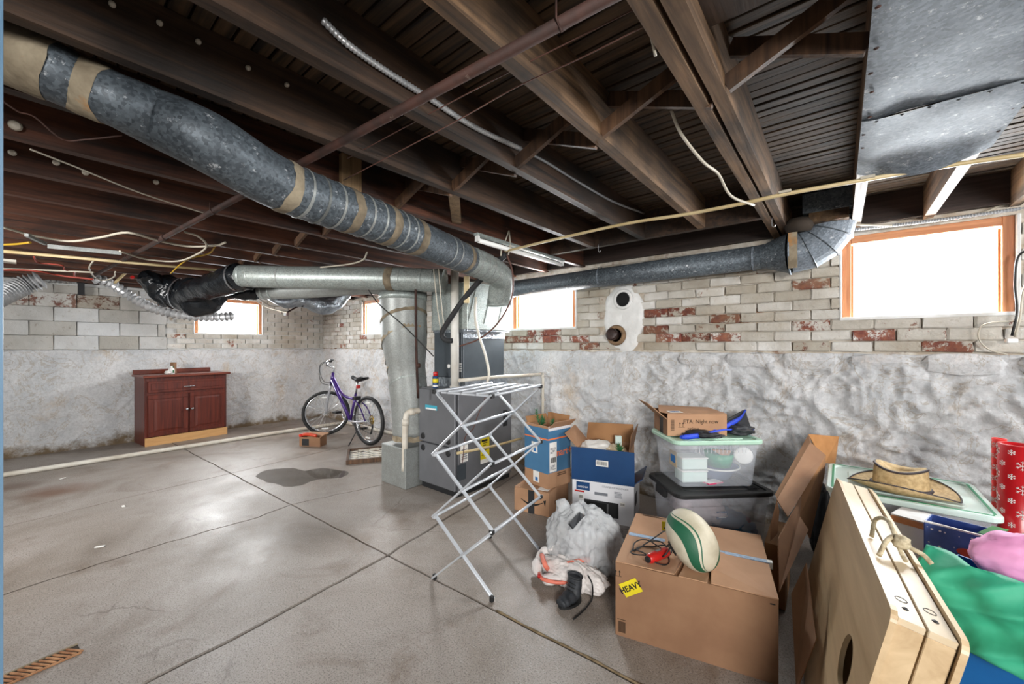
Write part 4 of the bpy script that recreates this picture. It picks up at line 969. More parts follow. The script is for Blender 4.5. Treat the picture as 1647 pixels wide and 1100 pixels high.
# left side cables
pipe('white_cable', 'long white cable swagging under the joists at the left', [PZ(0, 364, 2.13), PZ(50, 378, 2.12), PZ(110, 388, 2.11), PZ(160, 382, 2.11), PZ(205, 374, 2.12), PZ(250, 386, 2.11), PZ(300, 396, 2.11), PZ(345, 395, 2.12), PZ(362, 390, 2.13)], .008, 'wire_w', 'cable', 8)
pipe('white_cable', 'looped grey-white cable beneath the swagging white cable', [PZ(192, 404, 2.09), PZ(235, 417, 2.09), PZ(285, 420, 2.09), PZ(318, 408, 2.10), PZ(332, 395, 2.11), PZ(318, 380, 2.12), PZ(295, 373, 2.13)], .007, 'wire_w', 'cable', 8)
pipe('yellow_cable', 'yellow cable dropping from the joists above the black wrapped duct', [PZ(345, 397, 2.12), PZ(335, 408, 2.11), PZ(305, 416, 2.10), PZ(290, 425, 2.08), PZ(274, 440, 2.03)], .006, 'wire_y', 'cable', 8)
pipe('yellow_cable', 'yellow cable at the far left edge under the joists', [PZ(-30, 394, 2.10), PZ(20, 393, 2.10), PZ(48, 390, 2.10)], .008, 'wire_y', 'cable', 8)
pipe('red_cable', 'long red wire strung under the left joists above the block wall', [PZ(-30, 434, 2.03), PZ(50, 435, 2.03), PZ(90, 442, 2.02), PZ(110, 445, 2.01), PZ(150, 449, 2.0)], .008, 'wire_r', 'cable', 8)
pipe('red_cable', 'short kinked red wire above the long red one', [PZ(54, 413, 2.07), PZ(60, 422, 2.06), PZ(76, 424, 2.06), PZ(100, 427, 2.05), PZ(104, 434, 2.04), PZ(118, 437, 2.04), PZ(122, 446, 2.02), PZ(150, 450, 2.0)], .006, 'wire_r', 'cable', 6)
pipe('tan_cable', 'tan cable beside the long red wire at the left', [PZ(-30, 431, 2.04), PZ(60, 434, 2.04), PZ(150, 438, 2.03)], .008, 'wire_w', 'cable', 8)
pipe('white_cable', 'hanging white cable loop above the corrugated hose', [PZ(149, 420, 2.06), PZ(143, 432, 2.05), PZ(152, 446, 2.02), PZ(166, 451, 2.01), PZ(182, 446, 2.02), PZ(185, 437, 2.04)], .006, 'wire_w', 'cable', 8)
pipe('white_cable', 'white cable curving behind the round duct towards the straight silver duct', [PZ(590, 406, 2.10), PZ(583, 418, 2.08), PZ(560, 425, 2.07), PZ(515, 430, 2.05)], .007, 'wire_w', 'cable', 8)
pipe('thin_wire', 'pale thin wire slanting under the left joists behind the big duct', [PZ(48, 240, 2.14), PZ(120, 268, 2.14), PZ(230, 312, 2.14), PZ(335, 345, 2.14)], .0035, 'wire_w', 'cable', 6)
pipe('thin_wire', 'old sagging wire between the porcelain knobs at the upper left', [PZ(0, 160, 2.14), PZ(30, 180, 2.14), PZ(55, 188, 2.14), PZ(100, 224, 2.14), PZ(140, 224, 2.14), PZ(195, 218, 2.14)], .0028, 'wire_b', 'cable', 6)
t = thing('bracket_bar', 'flat grey metal bar under the joists at the left', 'bar', PZ(140, 402, 2.09))
mb = MB(); mb.beam(PZ(76, 396, 2.09), PZ(195, 407, 2.09), .006, .03); mb.build('bar', 'galv_d', t)
mb = MB(); mb.beam(PZ(42, 378, 2.10), PZ(72, 392, 2.09), .02, .02); mb.build('bar_arm', 'galv_d', t)
mb = MB(); mb.box(PZ(12, 420, 2.06), (.12, .09, .02)); mb.build('junction_plate', 'pvc_dirty', None, 'white junction plate at the far left under the joists', 'junction')
mb = MB(); q = V(212, 446, 4.6); mb.tube([q+Vector((-.03, 0, 0)), q+Vector((.03, 0, 0))], .018, 8); mb.build('water_valve', 'red', None, 'small red valve left of the black wrapped duct', 'valve')
pipe('valve_pipe', 'short cream pipe branch with a valve above the corrugated hose', [V(184, 455, 4.6), V(205, 436, 4.6), V(222, 425, 4.6)], .014, 'cream')
mb = MB(); q = V(130, 462, 5.15); mb.box(q, (.06, .06, .2)); mb.build('beam_hanger', 'dark', None, 'dark iron strap hanging on the block wall at the upper left', 'strap')
# window shutoff / antenna-like bracket by far window
t = thing('iron_bracket', 'dark iron bracket with cable hanging right of the left-wall window', 'bracket', V(462, 505, 6.2))
mb = MB(); mb.beam(V(462, 502, 6.2), V(487, 488, 6.2), .02, .02); mb.build('arm', 'rust', t); mb = MB(); mb.box(V(460, 505, 6.2), (.1, .04, .05)); mb.build('foot', 'rust', t)
pipe('white_cable', 'white cable drooping beside the left-wall window', [V(405, 478, 5.6), V(425, 493, 5.7), V(448, 500, 6.0), V(460, 503, 6.15)], .008, 'wire_w', 'cable', 6)
pipe('white_cable', 'short white cable arc above the iron bracket', [V(415, 480, 5.4), V(435, 492, 5.4), V(450, 492, 5.4), V(460, 482, 5.4)], .006, 'wire_w', 'cable', 6)
# fluorescent lamp
t = thing('strip_light', 'long white fluorescent strip light under the joist by the middle window', 'lamp', (-2.0, 2.6, 2.1))
mb = MB(); mb.box((-2.0, 2.6, 2.145), (.045, 1.16, .02), None, .004); mb.build('housing', 'galv_l', t)
mb = MB(); mb.cyl((-2.0, 2.05, 2.105), (-2.0, 3.15, 2.105), .017, 14); mb.build('tube', lampmat('lamp_tube', '#ffffff', .1), t)
for y in (2.04, 3.16):
    mb = MB(); mb.box((-2.0, y, 2.115), (.03, .02, .04)); mb.build('socket', 'white', t)
mb = MB(); mb.box((-2.14, 2.75, 2.145), (.03, .9, .012)); mb.build('furring_strip', 'brace', None, 'thin pale furring strip left of the fluorescent light', 'wood strip')
# porcelain knobs and hooks on the joists
def knob(p, k, label, group=None):
    mb = MB(); mb.lathe([(.009*k, 0), (.011*k, .005*k), (.006*k, .010*k), (.011*k, .015*k), (.008*k, .021*k), (.001, .022*k)], p, 12, (1, -.1, -.25)); mb.build('wire_knob', 'porcelain', None, label, 'insulator', group)
for px, py, w in ((180, 8, 'nearest'), (256, 38, 'second'), (318, 68, 'middle'), (398, 110, 'fourth'), (460, 137, 'farthest')):
    knob(PX(px, py, -1.547), .72, '%s of five white porcelain knobs on the dark joist above the big duct' % w, 'porcelain knobs on the joist above the duct')
for px, py, w in ((20, 246, 'leftmost'), (90, 262, 'second from left'), (137, 278, 'third from left'), (250, 293, 'rightmost')):
    knob(PX(px, py, -2.917), 1.2, '%s of four small porcelain knobs below the left end of the duct' % w, 'porcelain knobs below the duct')
knob(PX(25, 203, -2.457), 1.7, 'largest white porcelain knob, at the left edge below the big duct')
for (px, py, f, lab) in ((1241, 362, 2.5, 'small white screw hook under the end of the double joist'), (962, 403, 3.1, 'small white screw hook under the header beam'), (925, 232, 1.9, 'tiny white hook between the middle joists')):
    p = V(px, py, f); mb = MB(); mb.tube(smoothpath([p+Vector((0, 0, .05)), p, p+Vector((.012, 0, -.012)), p+Vector((.02, 0, 0))], 4), .003, 6); mb.build('screw_hook', 'steel', None, lab, 'hook')
# ------------------------------------------------------------------ helpers for the things on the floor
def hit(px, py, p0, n):
    r = ray(px, py); o = Vector((0, 0, HC)); p0 = Vector(p0); n = Vector(n)
    return o+r*((p0-o).dot(n)/r.dot(n))
def locm(o): return Matrix.Translation(o.location) @ Matrix.Rotation(o.rotation_euler.z, 4, 'Z')
def to_local(o, p): return locm(o).inverted() @ Vector(p)
def lb(parent, name, c, d, m, rot=None, bev=0, **k):
    mb = MB(); mb.box(c, d, rot, bev); return mb.build(name, m, parent, local=True, **k)
def lpanel(parent, name, poly, m, th=.005, **k):
    mb = MB(); mb.panel(poly, th); return mb.build(name, m, parent, local=True, **k)
def blob(mb, c, r, seed, amp, fr=3, zmin=None, nu=40, nv=26, crease=0.0, fold=0.0):
    vs = []; fs = []
    for i in range(nv+1):
        ph = math.pi*i/nv
        for k in range(nu):
            a = 2*math.pi*k/nu; d = Vector((math.sin(ph)*math.cos(a), math.sin(ph)*math.sin(a), -math.cos(ph)))
            q = d*fr+Vector((seed, seed*.7, 0)); w = 1+amp*(noise.noise(q)+.7*(1-2*abs(noise.noise(q*1.7)))*.6+.35*noise.noise(q*4))
            if crease: w += crease*((1-2.2*abs(noise.noise(q*1.3+Vector((3, 9, 1)))))**3-.3*abs(noise.noise(q*5)))+crease*.35*(1-2.4*abs(noise.noise(q*3.3)))
            if fold:
                fq = Vector((math.cos(a)*3.2+seed, math.sin(a)*3.2, ph*.9)); w += fold*(1-2.4*abs(noise.noise(fq)))+fold*.6*(1-2.4*abs(noise.noise(fq*2.3)))*math.sin(ph)
            p = Vector((c[0]+d.x*r[0]*w, c[1]+d.y*r[1]*w, c[2]+d.z*r[2]*w))
            if zmin is not None and p.z < zmin: p.z = zmin+.002*noise.noise(q*3)+.002
            vs.append(p)
    for i in range(nv):
        for k in range(nu): fs.append((i*nu+k, i*nu+(k+1) % nu, (i+1)*nu+(k+1) % nu, (i+1)*nu+k))
    mb.add(vs, fs, True)

# ------------------------------------------------------------------ cherry vanity cabinet
a0 = Vector((-7.14, .985, 0)); a1 = Vector((-7.235, 1.93, 0)); ex_ = (a1-a0).normalized(); cw = (a1-a0).length
# local: x along the front to the right, y towards the wall
rz = math.atan2(ex_.y, ex_.x); H = .95
cab = thing('vanity_cabinet', 'cherry wood base cabinet with two doors and one drawer against the left wall', 'cabinet', a0, rz)
D = .44
lb(cab, 'toe_kick', (cw/2, .012, .055), (cw+.0, .024, .11), 'ply')
lb(cab, 'side_panel', (.01, D/2+.03, .47), (.02, D, .90), 'cherry', None, .002); lb(cab, 'side_panel', (cw-.01, D/2+.03, .47), (.02, D, .90), 'cherry', None, .002)
lb(cab, 'back_panel', (cw/2, D+.02, .47), (cw, .015, .80), 'cherry'); lb(cab, 'side_base', (.012, D/2+.03, .06), (.02, D, .12), 'cherry'); lb(cab, 'side_base', (cw-.012, D/2+.03, .06), (.02, D, .12), 'cherry')
lb(cab, 'face_frame', (cw/2, .035, .515), (cw-.03, .02, .81), 'cherry', None, .002)
def raised(parent, name, cx, cz, w, h, rail=.055):
    d = lb(parent, name, (cx, .012, cz), (w, .012, h), 'cherry', None, .003)
    for (x, z, ww, hh) in ((cx, cz+h/2-rail/2, w, rail), (cx, cz-h/2+rail/2, w, rail), (cx-w/2+rail/2, cz, rail, h-2*rail), (cx+w/2-rail/2, cz, rail, h-2*rail)):
        o = lb(d, 'door_rail' if ww > hh else 'door_stile', (x, .004, z), (ww, .012, hh), 'cherry', None, .003)
    mb = MB(); pw, ph = w-2*rail-.012, h-2*rail-.012
    f = [(-1, -1), (1, -1), (1, 1), (-1, 1)]
    vs = [(cx+a*pw/2, .008, cz+b*ph/2) for a, b in f]+[(cx+a*(pw/2-.03), -.001, cz+b*(ph/2-.03)) for a, b in f]
    mb.add(vs, [(4, 5, 6, 7)]+[(i, (i+1) % 4, 4+(i+1) % 4, 4+i) for i in range(4)]); mb.build('raised_panel', 'cherry', d, local=True)
    return d
dl = raised(cab, 'door', cw*.262, .40, cw*.46, .56); dr = raised(cab, 'door', cw*.742, .40, cw*.46, .56)
for d, x in ((dl, cw*.47), (dr, cw*.535)):
    mb = MB(); mb.lathe([(.007, 0), (.006, .012), (.017, .018), (.018, .026), (.010, .033), (.001, .035)], (x, -.002, .45), 16, (0, -1, 0)); mb.build('knob', 'steel', d, local=True)
dw = lb(cab, 'drawer', (cw/2, .008, .79), (cw-.06, .02, .155), 'cherry', None, .004); lb(dw, 'drawer_panel', (cw/2, -.004, .79), (cw-.12, .008, .085), 'cherry', None, .003)
mb = MB(); mb.tube(smoothpath([(cw/2-.06, -.008, .775), (cw/2-.05, -.03, .775), (cw/2+.05, -.03, .775), (cw/2+.06, -.008, .775)], 4), .006, 8); mb.build('drawer_pull', 'steel', dw, local=True)
lb(cab, 'countertop', (cw/2-.0, D/2-.005, H-.015), (cw+.06, D+.08, .03), 'cherry_h', None, .004)
lb(cab, 'backsplash', (cw/2-.04, D+.02, H+.03), (cw-.04, .02, .06), 'cherry_h', None, .002)
t = thing('paint_can_bottle', 'small green and white bottle with brown box behind it on the cabinet top', 'bottle', locm(cab) @ Vector((.32, .16, H)))
mb = MB(); mb.lathe([(.036, 0), (.038, .01), (.038, .06), (.03, .075), (.014, .09), (.014, .11), (.001, .111)], (0, 0, 0), 16); mb.build('body', 'white', t, local=True)
lb(t, 'label', (.0, -.0, .035), (.078, .02, .04), 'grnleaf', .5)
t = thing('small_carton', 'tiny brown and green carton standing at the back of the cabinet top', 'box', locm(cab) @ Vector((.37, .25, H)), .4)
lb(t, 'carton', (0, 0, .08), (.07, .04, .16), 'card_w', None, .002); lb(t, 'green_band', (0, -.0215, .07), (.07, .002, .07), 'grnleaf')
t = thing('crumpled_paper', 'small crumpled white paper on the cabinet top', 'paper', locm(cab) @ Vector((.26, .10, H)))
mb = MB(); blob(mb, (0, 0, .022), (.05, .03, .024), 3, .35, 3, 0, 12, 8); mb.build('paper', 'paper', t, local=True)

# ------------------------------------------------------------------ bicycle
bp = Vector((-4.93, 2.93, 0)); bq = Vector((-6.02, 2.86, 0)); rzb = math.atan2((bq-bp).y, (bq-bp).x)
bike = thing('bicycle', 'purple and silver step-through bicycle on its kickstand near the far corner', 'bicycle', bp, rzb)
WR = .335
def wheel(parent, c, rot, name):
    m = Matrix.Translation(Vector(c)) @ Matrix.Rotation(rot, 4, 'Z')
    def circ(r, n=48, y=0): return [m @ Vector((r*math.cos(2*math.pi*k/n), y, r*math.sin(2*math.pi*k/n))) for k in range(n)]
    mb = MB(); mb.tube(circ(WR-.024), .024, 10, closed=True); w = mb.build(name, 'black', parent, local=True)
    mb = MB(); mb.tube(circ(WR-.053), .011, 8, closed=True); mb.build('rim', 'steel', w, local=True)
    mb = MB()
    for k in range(28):
        a = 2*math.pi*k/28; b = a+(.5 if k % 2 else -.5); y = .03 if k % 4 < 2 else -.03
        mb.tube([m @ Vector((.022*math.cos(b), y, .022*math.sin(b))), m @ Vector(((WR-.06)*math.cos(a), 0, (WR-.06)*math.sin(a)))], .0018, 4, False)
    mb.build('spokes', 'steel', w, local=True, kind='stuff')
    mb = MB(); mb.tube([m @ Vector((0, -.05, 0)), m @ Vector((0, .05, 0))], .016, 10); mb.build('hub', 'steel', w, local=True)
    for k in (0, 1):
        mb = MB(); mb.box(m @ Vector((.0+(WR-.1)*math.cos(-1.5+k*3), 0, (WR-.1)*math.sin(-1.5+k*3))), (.09, .012, .02), Matrix.Rotation(rot, 4, 'Z')); mb.build('reflector', 'white', w, local=True)
    return w, m
wheel(bike, (0, 0, WR), 0, 'rear_wheel'); st_a = R_(58); fx = 1.07
wf, mf = wheel(bike, (fx, 0, WR), st_a, 'front_wheel')
def tb(name, pts, r, m, parent=bike, n=10, sm=True):
    mb = MB(); mb.tube(smoothpath(pts, 5) if sm and len(pts) > 2 else [Vector(p) for p in pts], r, n); return mb.build(name, m, parent, local=True)
hb = Vector((.93, 0, .78)); ht = Vector((.88, 0, .95)); bb = Vector((.43, 0, .29)); sc_ = Vector((.30, 0, .68))
tb('head_tube', [hb, ht], .022, 'purple'); tb('down_tube', [ht*.35+hb*.65, bb], .024, 'purple'); tb('top_tube', [ht*.7+hb*.3, (.70, 0, .70), (.55, 0, .62), sc_*.8+bb*.2], .019, 'purple')
tb('seat_tube', [bb, sc_], .018, 'purple'); tb('seat_post', [sc_, sc_+Vector((-.05, 0, .17))], .013, 'steel')
for s in (-1, 1):
    tb('chain_stay', [bb+Vector((0, s*.03, 0)), (.2, s*.05, .30), (0, s*.055, WR)], .011, 'silverp'); tb('seat_stay', [sc_+Vector((.02, s*.02, -.06)), (.12, s*.05, .5), (0, s*.055, WR)], .009, 'purple')
RS = Matrix.Translation((fx, 0, 0)) @ Matrix.Rotation(st_a, 4, 'Z') @ Matrix.Translation((-fx, 0, 0))
# fork & bars follow the steered wheel
crown = hb+Vector((.01, 0, -.02)); u = Vector((math.cos(st_a), math.sin(st_a), 0)); w_ = Vector((-math.sin(st_a), math.cos(st_a), 0))
hubf = Vector((fx, 0, WR))
for s in (-1, 1):
    tb('fork_leg', [crown+w_*.05*s, crown.lerp(hubf, .45)+w_*.055*s+u*.01, hubf+w_*.055*s], [.014]*5+[.019]*6 if False else .017, 'silverp')
tb('fork_crown', [crown+w_*.06, crown+Vector((0, 0, .02)), crown-w_*.06], .016, 'dark')
stem = ht+Vector((-.01, 0, .07)); tb('stem', [ht, stem, stem+u*.09+Vector((0, 0, .04))], .014, 'steel'); bc = stem+u*.09+Vector((0, 0, .04))
bar = [bc+w_*.30-u*.07+Vector((0, 0, .07)), bc+w_*.16-u*.02+Vector((0, 0, .07)), bc+w_*.06, bc-w_*.06, bc-w_*.16-u*.02+Vector((0, 0, .07)), bc-w_*.30-u*.07+Vector((0, 0, .07))]
tb('handlebar', bar, .011, 'steel')
for s in (0, -1):
    a, b = bar[s], bar[1 if s == 0 else -2]; tb('grip', [a, a.lerp(b, .65)], .016, 'black'); c = a.lerp(b, .9); tb('brake_lever', [c, c+u*.04-Vector((0, 0, .02)), a.lerp(b, .3)+u*.05-Vector((0, 0, .03))], .006, 'steel')
tb('brake_cable', [bar[1], bar[1]+u*.10+Vector((0, 0, -.06)), bc+u*.08+Vector((0, 0, -.24)), crown+u*.02], .004, 'black'); tb('brake_cable', [bar[-2], bar[-2]+u*.12+Vector((0, 0, -.10)), bc+u*.05+Vector((0, 0, -.22)), crown+Vector((0, 0, .03))], .004, 'black')
sp = sc_+Vector((-.055, 0, .19)); mb = MB(); N = 14; vs = []; fs = []
for i in range(N+1):
    t_ = i/N; x = sp.x+.15-.29*t_; wd = .03+.075*max(0, (t_-.35)/.65)**.8; hgt = sp.z+.02+.015*math.cos(t_*6)
    for k in range(10):
        a = 2*math.pi*k/10; e = .25 if i in (0, N) else 1
        vs.append((x, math.cos(a)*wd*e, hgt+math.sin(a)*.030*e))
for i in range(N):
    for k in range(10): fs.append((i*10+k, i*10+(k+1) % 10, (i+1)*10+(k+1) % 10, (i+1)*10+k))
mb.add(vs, fs, True); sd = mb.build('saddle', 'black', bike, local=True); mb = MB(); mb.box((sp.x-.06, 0, sp.z+.045), (.12, .05, .012), None, .004); mb.build('saddle_panel', 'silverp', sd, local=True)
lb(bike, 'tail_reflector', (sc_.x-.06, 0, sc_.z+.10), (.03, .05, .045), 'red', None, .004)
mb = MB(); mb.lathe([(.085, -.003), (.085, .003), (.03, .004)], (bb.x, -.06, bb.z), 24, (0, 1, 0)); mb.build('chainring', 'steel', bike, local=True)
tb('crank_arm', [bb+Vector((0, .08, 0)), bb+Vector((.10, .09, .12))], .009, 'steel'); tb('crank_arm', [bb+Vector((0, -.08, 0)), bb+Vector((-.10, -.09, -.12))], .009, 'steel')
lb(bike, 'pedal', bb+Vector((.11, .14, .125)), (.10, .09, .03), 'black', None, .006); lb(bike, 'pedal', bb+Vector((-.10, -.14, -.12)), (.10, .09, .03), 'black', None, .006)
for k, r in enumerate((.062, .05, .038)):
    mb = MB(); mb.lathe([(r, -.002), (r, .002), (.01, .002)], (0, -.045-.007*k, WR), 18, (0, 1, 0)); mb.build('sprocket', 'gold', bike, local=True)
tb('derailleur', [(.0, -.06, WR-.03), (.02, -.07, WR-.12), (.05, -.065, WR-.2)], .012, 'black'); tb('chain', [bb+Vector((0, -.06, -.083)), (.05, -.065, WR-.2), (0, -.06, WR-.06)], .004, 'dark', sm=False); tb('chain', [bb+Vector((0, -.06, .083)), (0, -.06, WR+.06)], .004, 'dark')
tb('kickstand', [(.12, .05, .28), (.16, .20, .006)], .007, 'dark'); lb(bike, 'rear_brake', (.27, 0, .62), (.05, .10, .05), 'dark', None, .006)

# ------------------------------------------------------------------ small floor items on the left
t = thing('small_carton', 'small open brown carton with a red tool in it on the floor before the bicycle', 'box', PZ(503, 716, 0), .55)
for c, d in (((0, -.07, .06), (.30, .005, .12)), ((0, .07, .06), (.30, .005, .12)), ((-.15, 0, .06), (.005, .14, .12)), ((.15, 0, .06), (.005, .14, .12))): lb(t, 'side_panel', c, d, 'card_w')
lb(t, 'bottom_panel', (0, 0, .004), (.30, .14, .006), 'card_w'); lb(t, 'flap', (0, .10, .135), (.29, .07, .004), 'card', Matrix.Rotation(.5, 4, 'X')); lb(t, 'flap', (.17, 0, .14), (.07, .13, .004), 'card', Matrix.Rotation(-.6, 4, 'Y')); lb(t, 'black_print', (-.06, -.0735, .055), (.1, .001, .09), 'dark')
t2 = thing('red_tool', 'red and orange plastic tool lying on the small open carton', 'tool', t.location+Vector((-.05, -.03, .115)), .5)
mb = MB(); mb.tube(smoothpath([(-.13, -.02, .01), (-.05, 0, .03), (.05, .01, .02), (.10, .02, .01)], 4), .022, 8); mb.build('body', 'orange', t2, local=True); lb(t2, 'trigger', (-.1, -.02, .01), (.03, .03, .05), 'red')
# lattice panel
A = Vector((-4.31, 2.28, 0)); Bv = Vector((-4.87, 2.52, 0)); du = Vector((.30, .52, 0)).normalized(); dv = (Bv-A).normalized(); 
rzl = math.atan2(du.y, du.x); Wd = .56; Ln = .95
lat = thing('lattice_panel', 'wooden framed panel with crossing lattice curves lying on the floor left of the furnace', 'panel', A, rzl)
lb(lat, 'frame_rail', (Ln/2, .015, .025), (Ln, .03, .05), 'brace', None, .003); lb(lat, 'frame_rail', (Ln/2, Wd-.015, .025), (Ln, .03, .05), 'brace', None, .003)
lb(lat, 'frame_rail', (.015, Wd/2, .025), (.03, Wd-.06, .05), 'brace', None, .003); lb(lat, 'frame_rail', (Ln-.015, Wd/2, .025), (.03, Wd-.06, .05), 'brace', None, .003)
lb(lat, 'backing', (Ln/2, Wd/2, .02), (Ln-.06, Wd-.06, .012), 'patch')
for k in range(5):
    for s in (0, 1):
        pts = []; y0 = .06+k*.11
        for i in range(41):
            x = .04+i*(Ln-.08)/40; y = y0+(.055 if s else -.055)*math.sin(x*2*math.pi/.26)
            if .03 < y < Wd-.03: pts.append((x, y, .032))
        mb = MB(); mb.tube(pts, .008, 5, False); mb.build('lattice_strand', 'pvc_dirty', lat, local=True)
for k in range(4):
    mb = MB(); mb.lathe([(.06, 0), (.06, .002), (.001, .003)], (.13+k*.24, Wd-.11, .03), 18, sx=1.3, sy=.8); mb.build('dark_oval', M('brown_oval', '#5b4a40', '#4a3b33', 9, .7) if k == 0 else bpy.data.materials['brown_oval'], lat, local=True)
# puddle
pl = [(410, 766), (425, 757), (445, 754), (470, 753), (490, 757), (515, 753), (545, 756), (560, 760), (548, 768), (520, 770), (500, 774), (485, 780), (460, 783), (445, 778), (428, 775)]
P = smoothpath([PZ(a, b, .0015) for a, b in pl+[pl[0]]], 5)[:-1]
mb = MB(); mb.prism([Vector((p.x+.015*nz(p.x, p.y, 0, 30), p.y+.015*nz(p.x, p.y, 5, 30), .0012)) for p in P], (0, 0, 1), .0012); mb.build('puddle', 'water', None, 'dark shallow puddle on the concrete in front of the bicycle', 'puddle')
# rusty floor grate lower left
mt['grate'] = M('orange_rust', '#8a5a3a', '#b98a62', 20, .85, bump=.5)
c = (PZ(12, 1100, 0)+PZ(70, 1062, 0))/2; d = (PZ(76, 1060, 0)-PZ(10, 1088, 0)); rg_ = math.atan2(d.y, d.x)
gr = thing('floor_grate', 'rusty metal floor grate set in the concrete at the lower left corner', 'grate', (c.x, c.y, 0), rg_)
lb(gr, 'tray', (0, 0, .001), (.30, .085, .002), 'grime')
for k in range(15): lb(gr, 'bar', (-.135+k*.0193, 0, .004), (.007, .08, .006), 'grate', Matrix.Rotation(.5, 4, 'Z'))
lb(gr, 'rim', (0, .043, .004), (.30, .008, .006), 'tape_w'); lb(gr, 'rim', (0, -.043, .004), (.30, .008, .006), 'grate')
for k, (px, py) in enumerate(((198, 815), (160, 880), (100, 770))):
    p = PZ(px, py, 0); mb = MB(); mb.box(p+Vector((0, 0, .004)), (.05, .02, .006), k*1.1, .002); mb.build('paper_scrap', 'paper', None, ['white paper scrap on the middle slab', 'white scrap on the near left slab', 'white flake on the far left slab'][k], 'scrap')
# spray can on the furnace
t = thing('spray_can', 'small blue and yellow spray can with a red cap on the furnace top', 'spray can', V(700, 616, 3.72)); t.location.z = FH
mb = MB(); mb.lathe([(.026, 0), (.027, .004), (.027, .105), (.02, .115)], (0, 0, 0), 20); mb.build('can', 'navy', t, local=True)
mb = MB(); mb.lathe([(.0275, .01), (.0275, .03)], (0, 0, 0), 20); mb.build('white_band', 'white', t, local=True)
mb = MB(); mb.lathe([(.0278, .05), (.0278, .088)], (0, 0, 0), 20); mb.build('yellow_band', 'yellow', t, local=True); mb = MB(); mb.lathe([(.022, .113), (.022, .148), (.018, .152), (.001, .152)], (0, 0, 0), 20); mb.build('cap', 'red', t, local=True)

# ------------------------------------------------------------------ drying rack
f0 = Vector((-1.805, 1.49, 0)); sA = Vector((.389, .062, 0)); rB = Vector((-.088, .565, 0))
rack = thing('drying_rack', 'white metal accordion clothes drying rack standing open in front of the furnace', 'drying rack', (f0+sA/2+rB/2))
Z = [.012, .366, .725, 1.085]
def rp(s, r, z): return f0+sA*s+rB*r+Vector((0, 0, z))
sn = sA.normalized(); rn = rB.normalized()
for r in (0, 1):
    for i in range(3):
        o1 = rn*(.010 if r == 0 else -.010)
        mb = MB(); mb.beam(rp(-.02, r, Z[i]+.0)-o1, rp(1.02, r, Z[i+1]+.008)-o1, .010, .022, rn, .002); mb.build('cross_bar', 'alu', rack)
        mb = MB(); mb.beam(rp(1.02, r, Z[i]+.0)+o1*.6, rp(-.02, r, Z[i+1]+.008)+o1*.6, .010, .022, rn, .002); mb.build('cross_bar', 'alu', rack)
        c = rp(.5, r, (Z[i]+Z[i+1])/2); mb = MB(); mb.tube([c-rn*.02, c+rn*.02], .008, 8); mb.build('rivet', 'steel', rack)
    for s in (0, 1):
        mb = MB(); q = rp(s, r, .016); mb.box(q, (.022, .022, .032), None, .004); mb.build('foot_cap', 'black', rack)
        for i in (1, 2, 3):
            q = rp(s, r, Z[i]); mb = MB(); mb.box(q-rn*(.0), (.024, .026, .024), math.atan2(sn.y, sn.x), .003); mb.build('joint_cap', 'black' if i == 3 or s else 'alu', rack)
for i in (1, 2):
    for s in (0, 1): mb = MB(); mb.tube([rp(s, 0, Z[i]), rp(s, 1, Z[i])], .0085, 10); mb.build('rung', 'alu', rack)
for i in (0, 1, 2): mb = MB(); mb.tube([rp(.5, 0, (Z[i]+Z[i+1])/2), rp(.5, 1, (Z[i]+Z[i+1])/2)], .0085, 10); mb.build('rung', 'alu', rack)
for k in range(5): s = .04+.24*k; mb = MB(); mb.tube([rp(s, 0, Z[3]+.004), rp(s, 1, Z[3]+.004)], .0085, 10); mb.build('rung', 'alu', rack)
for r in (0, 1):
    mb = MB(); mb.beam(rp(.14, r, Z[3]), rp(1.0, r, Z[3]), .022, .012, (0, 0, 1), .002); mb.build('top_rail', 'alu', rack)
    for k in range(3): mb = MB(); mb.tube([rp(.25+.25*k, r, Z[3])-rn*.012, rp(.25+.25*k, r, Z[3])+rn*.012], .005, 8); mb.build('rivet', 'steel', rack)

# ------------------------------------------------------------------ boxes
def arrows(parent, O, xd, yd, s, m='brownink'):
    """two 'this side up' arrows over a bar"""
    xd = Vector(xd).normalized(); yd = Vector(yd).normalized(); n = xd.cross(yd)
    for q in (-.3, .3):
        mb = MB(); o = Vector(O)+xd*q*s
        mb.prism([o-xd*.04*s, o+xd*.04*s, o+xd*.04*s+yd*.6*s, o-xd*.04*s+yd*.6*s], n, .0008); mb.prism([o-xd*.16*s+yd*.55*s, o+xd*.16*s+yd*.55*s, o+yd*.85*s], n, .0008); mb.build('arrow_mark', m, parent, local=True)
    mb = MB(); o = Vector(O)-yd*.12*s; mb.prism([o-xd*.6*s, o+xd*.6*s, o+xd*.6*s+yd*.05*s, o-xd*.6*s+yd*.05*s], n, .0008); mb.build('arrow_bar', m, parent, local=True)
def barcode(parent, O, xd, yd, w, h, seed, base='paper', ink='ink', n=16, rows=None):
    xd = Vector(xd).normalized(); yd = Vector(yd).normalized(); nn = xd.cross(yd); O = Vector(O); r = random.Random(seed)
    if base:
        mb = MB(); mb.prism([O-xd*w/2-yd*h/2, O+xd*w/2-yd*h/2, O+xd*w/2+yd*h/2, O-xd*w/2+yd*h/2], nn, .0007); L = mb.build('sticker', base, parent, local=True)
    else: L = parent
    mb = MB(); x = -w*.42
    while x < w*.40:
        bw_ = r.uniform(.012, .04)*w; o = O+xd*x+nn*.0008
        mb.prism([o-yd*h*.28, o+xd*bw_-yd*h*.28, o+xd*bw_+yd*h*.32, o+yd*h*.32], nn, .0004); x += bw_+r.uniform(.015, .035)*w
    mb.build('barcode', ink, L, local=True); return L
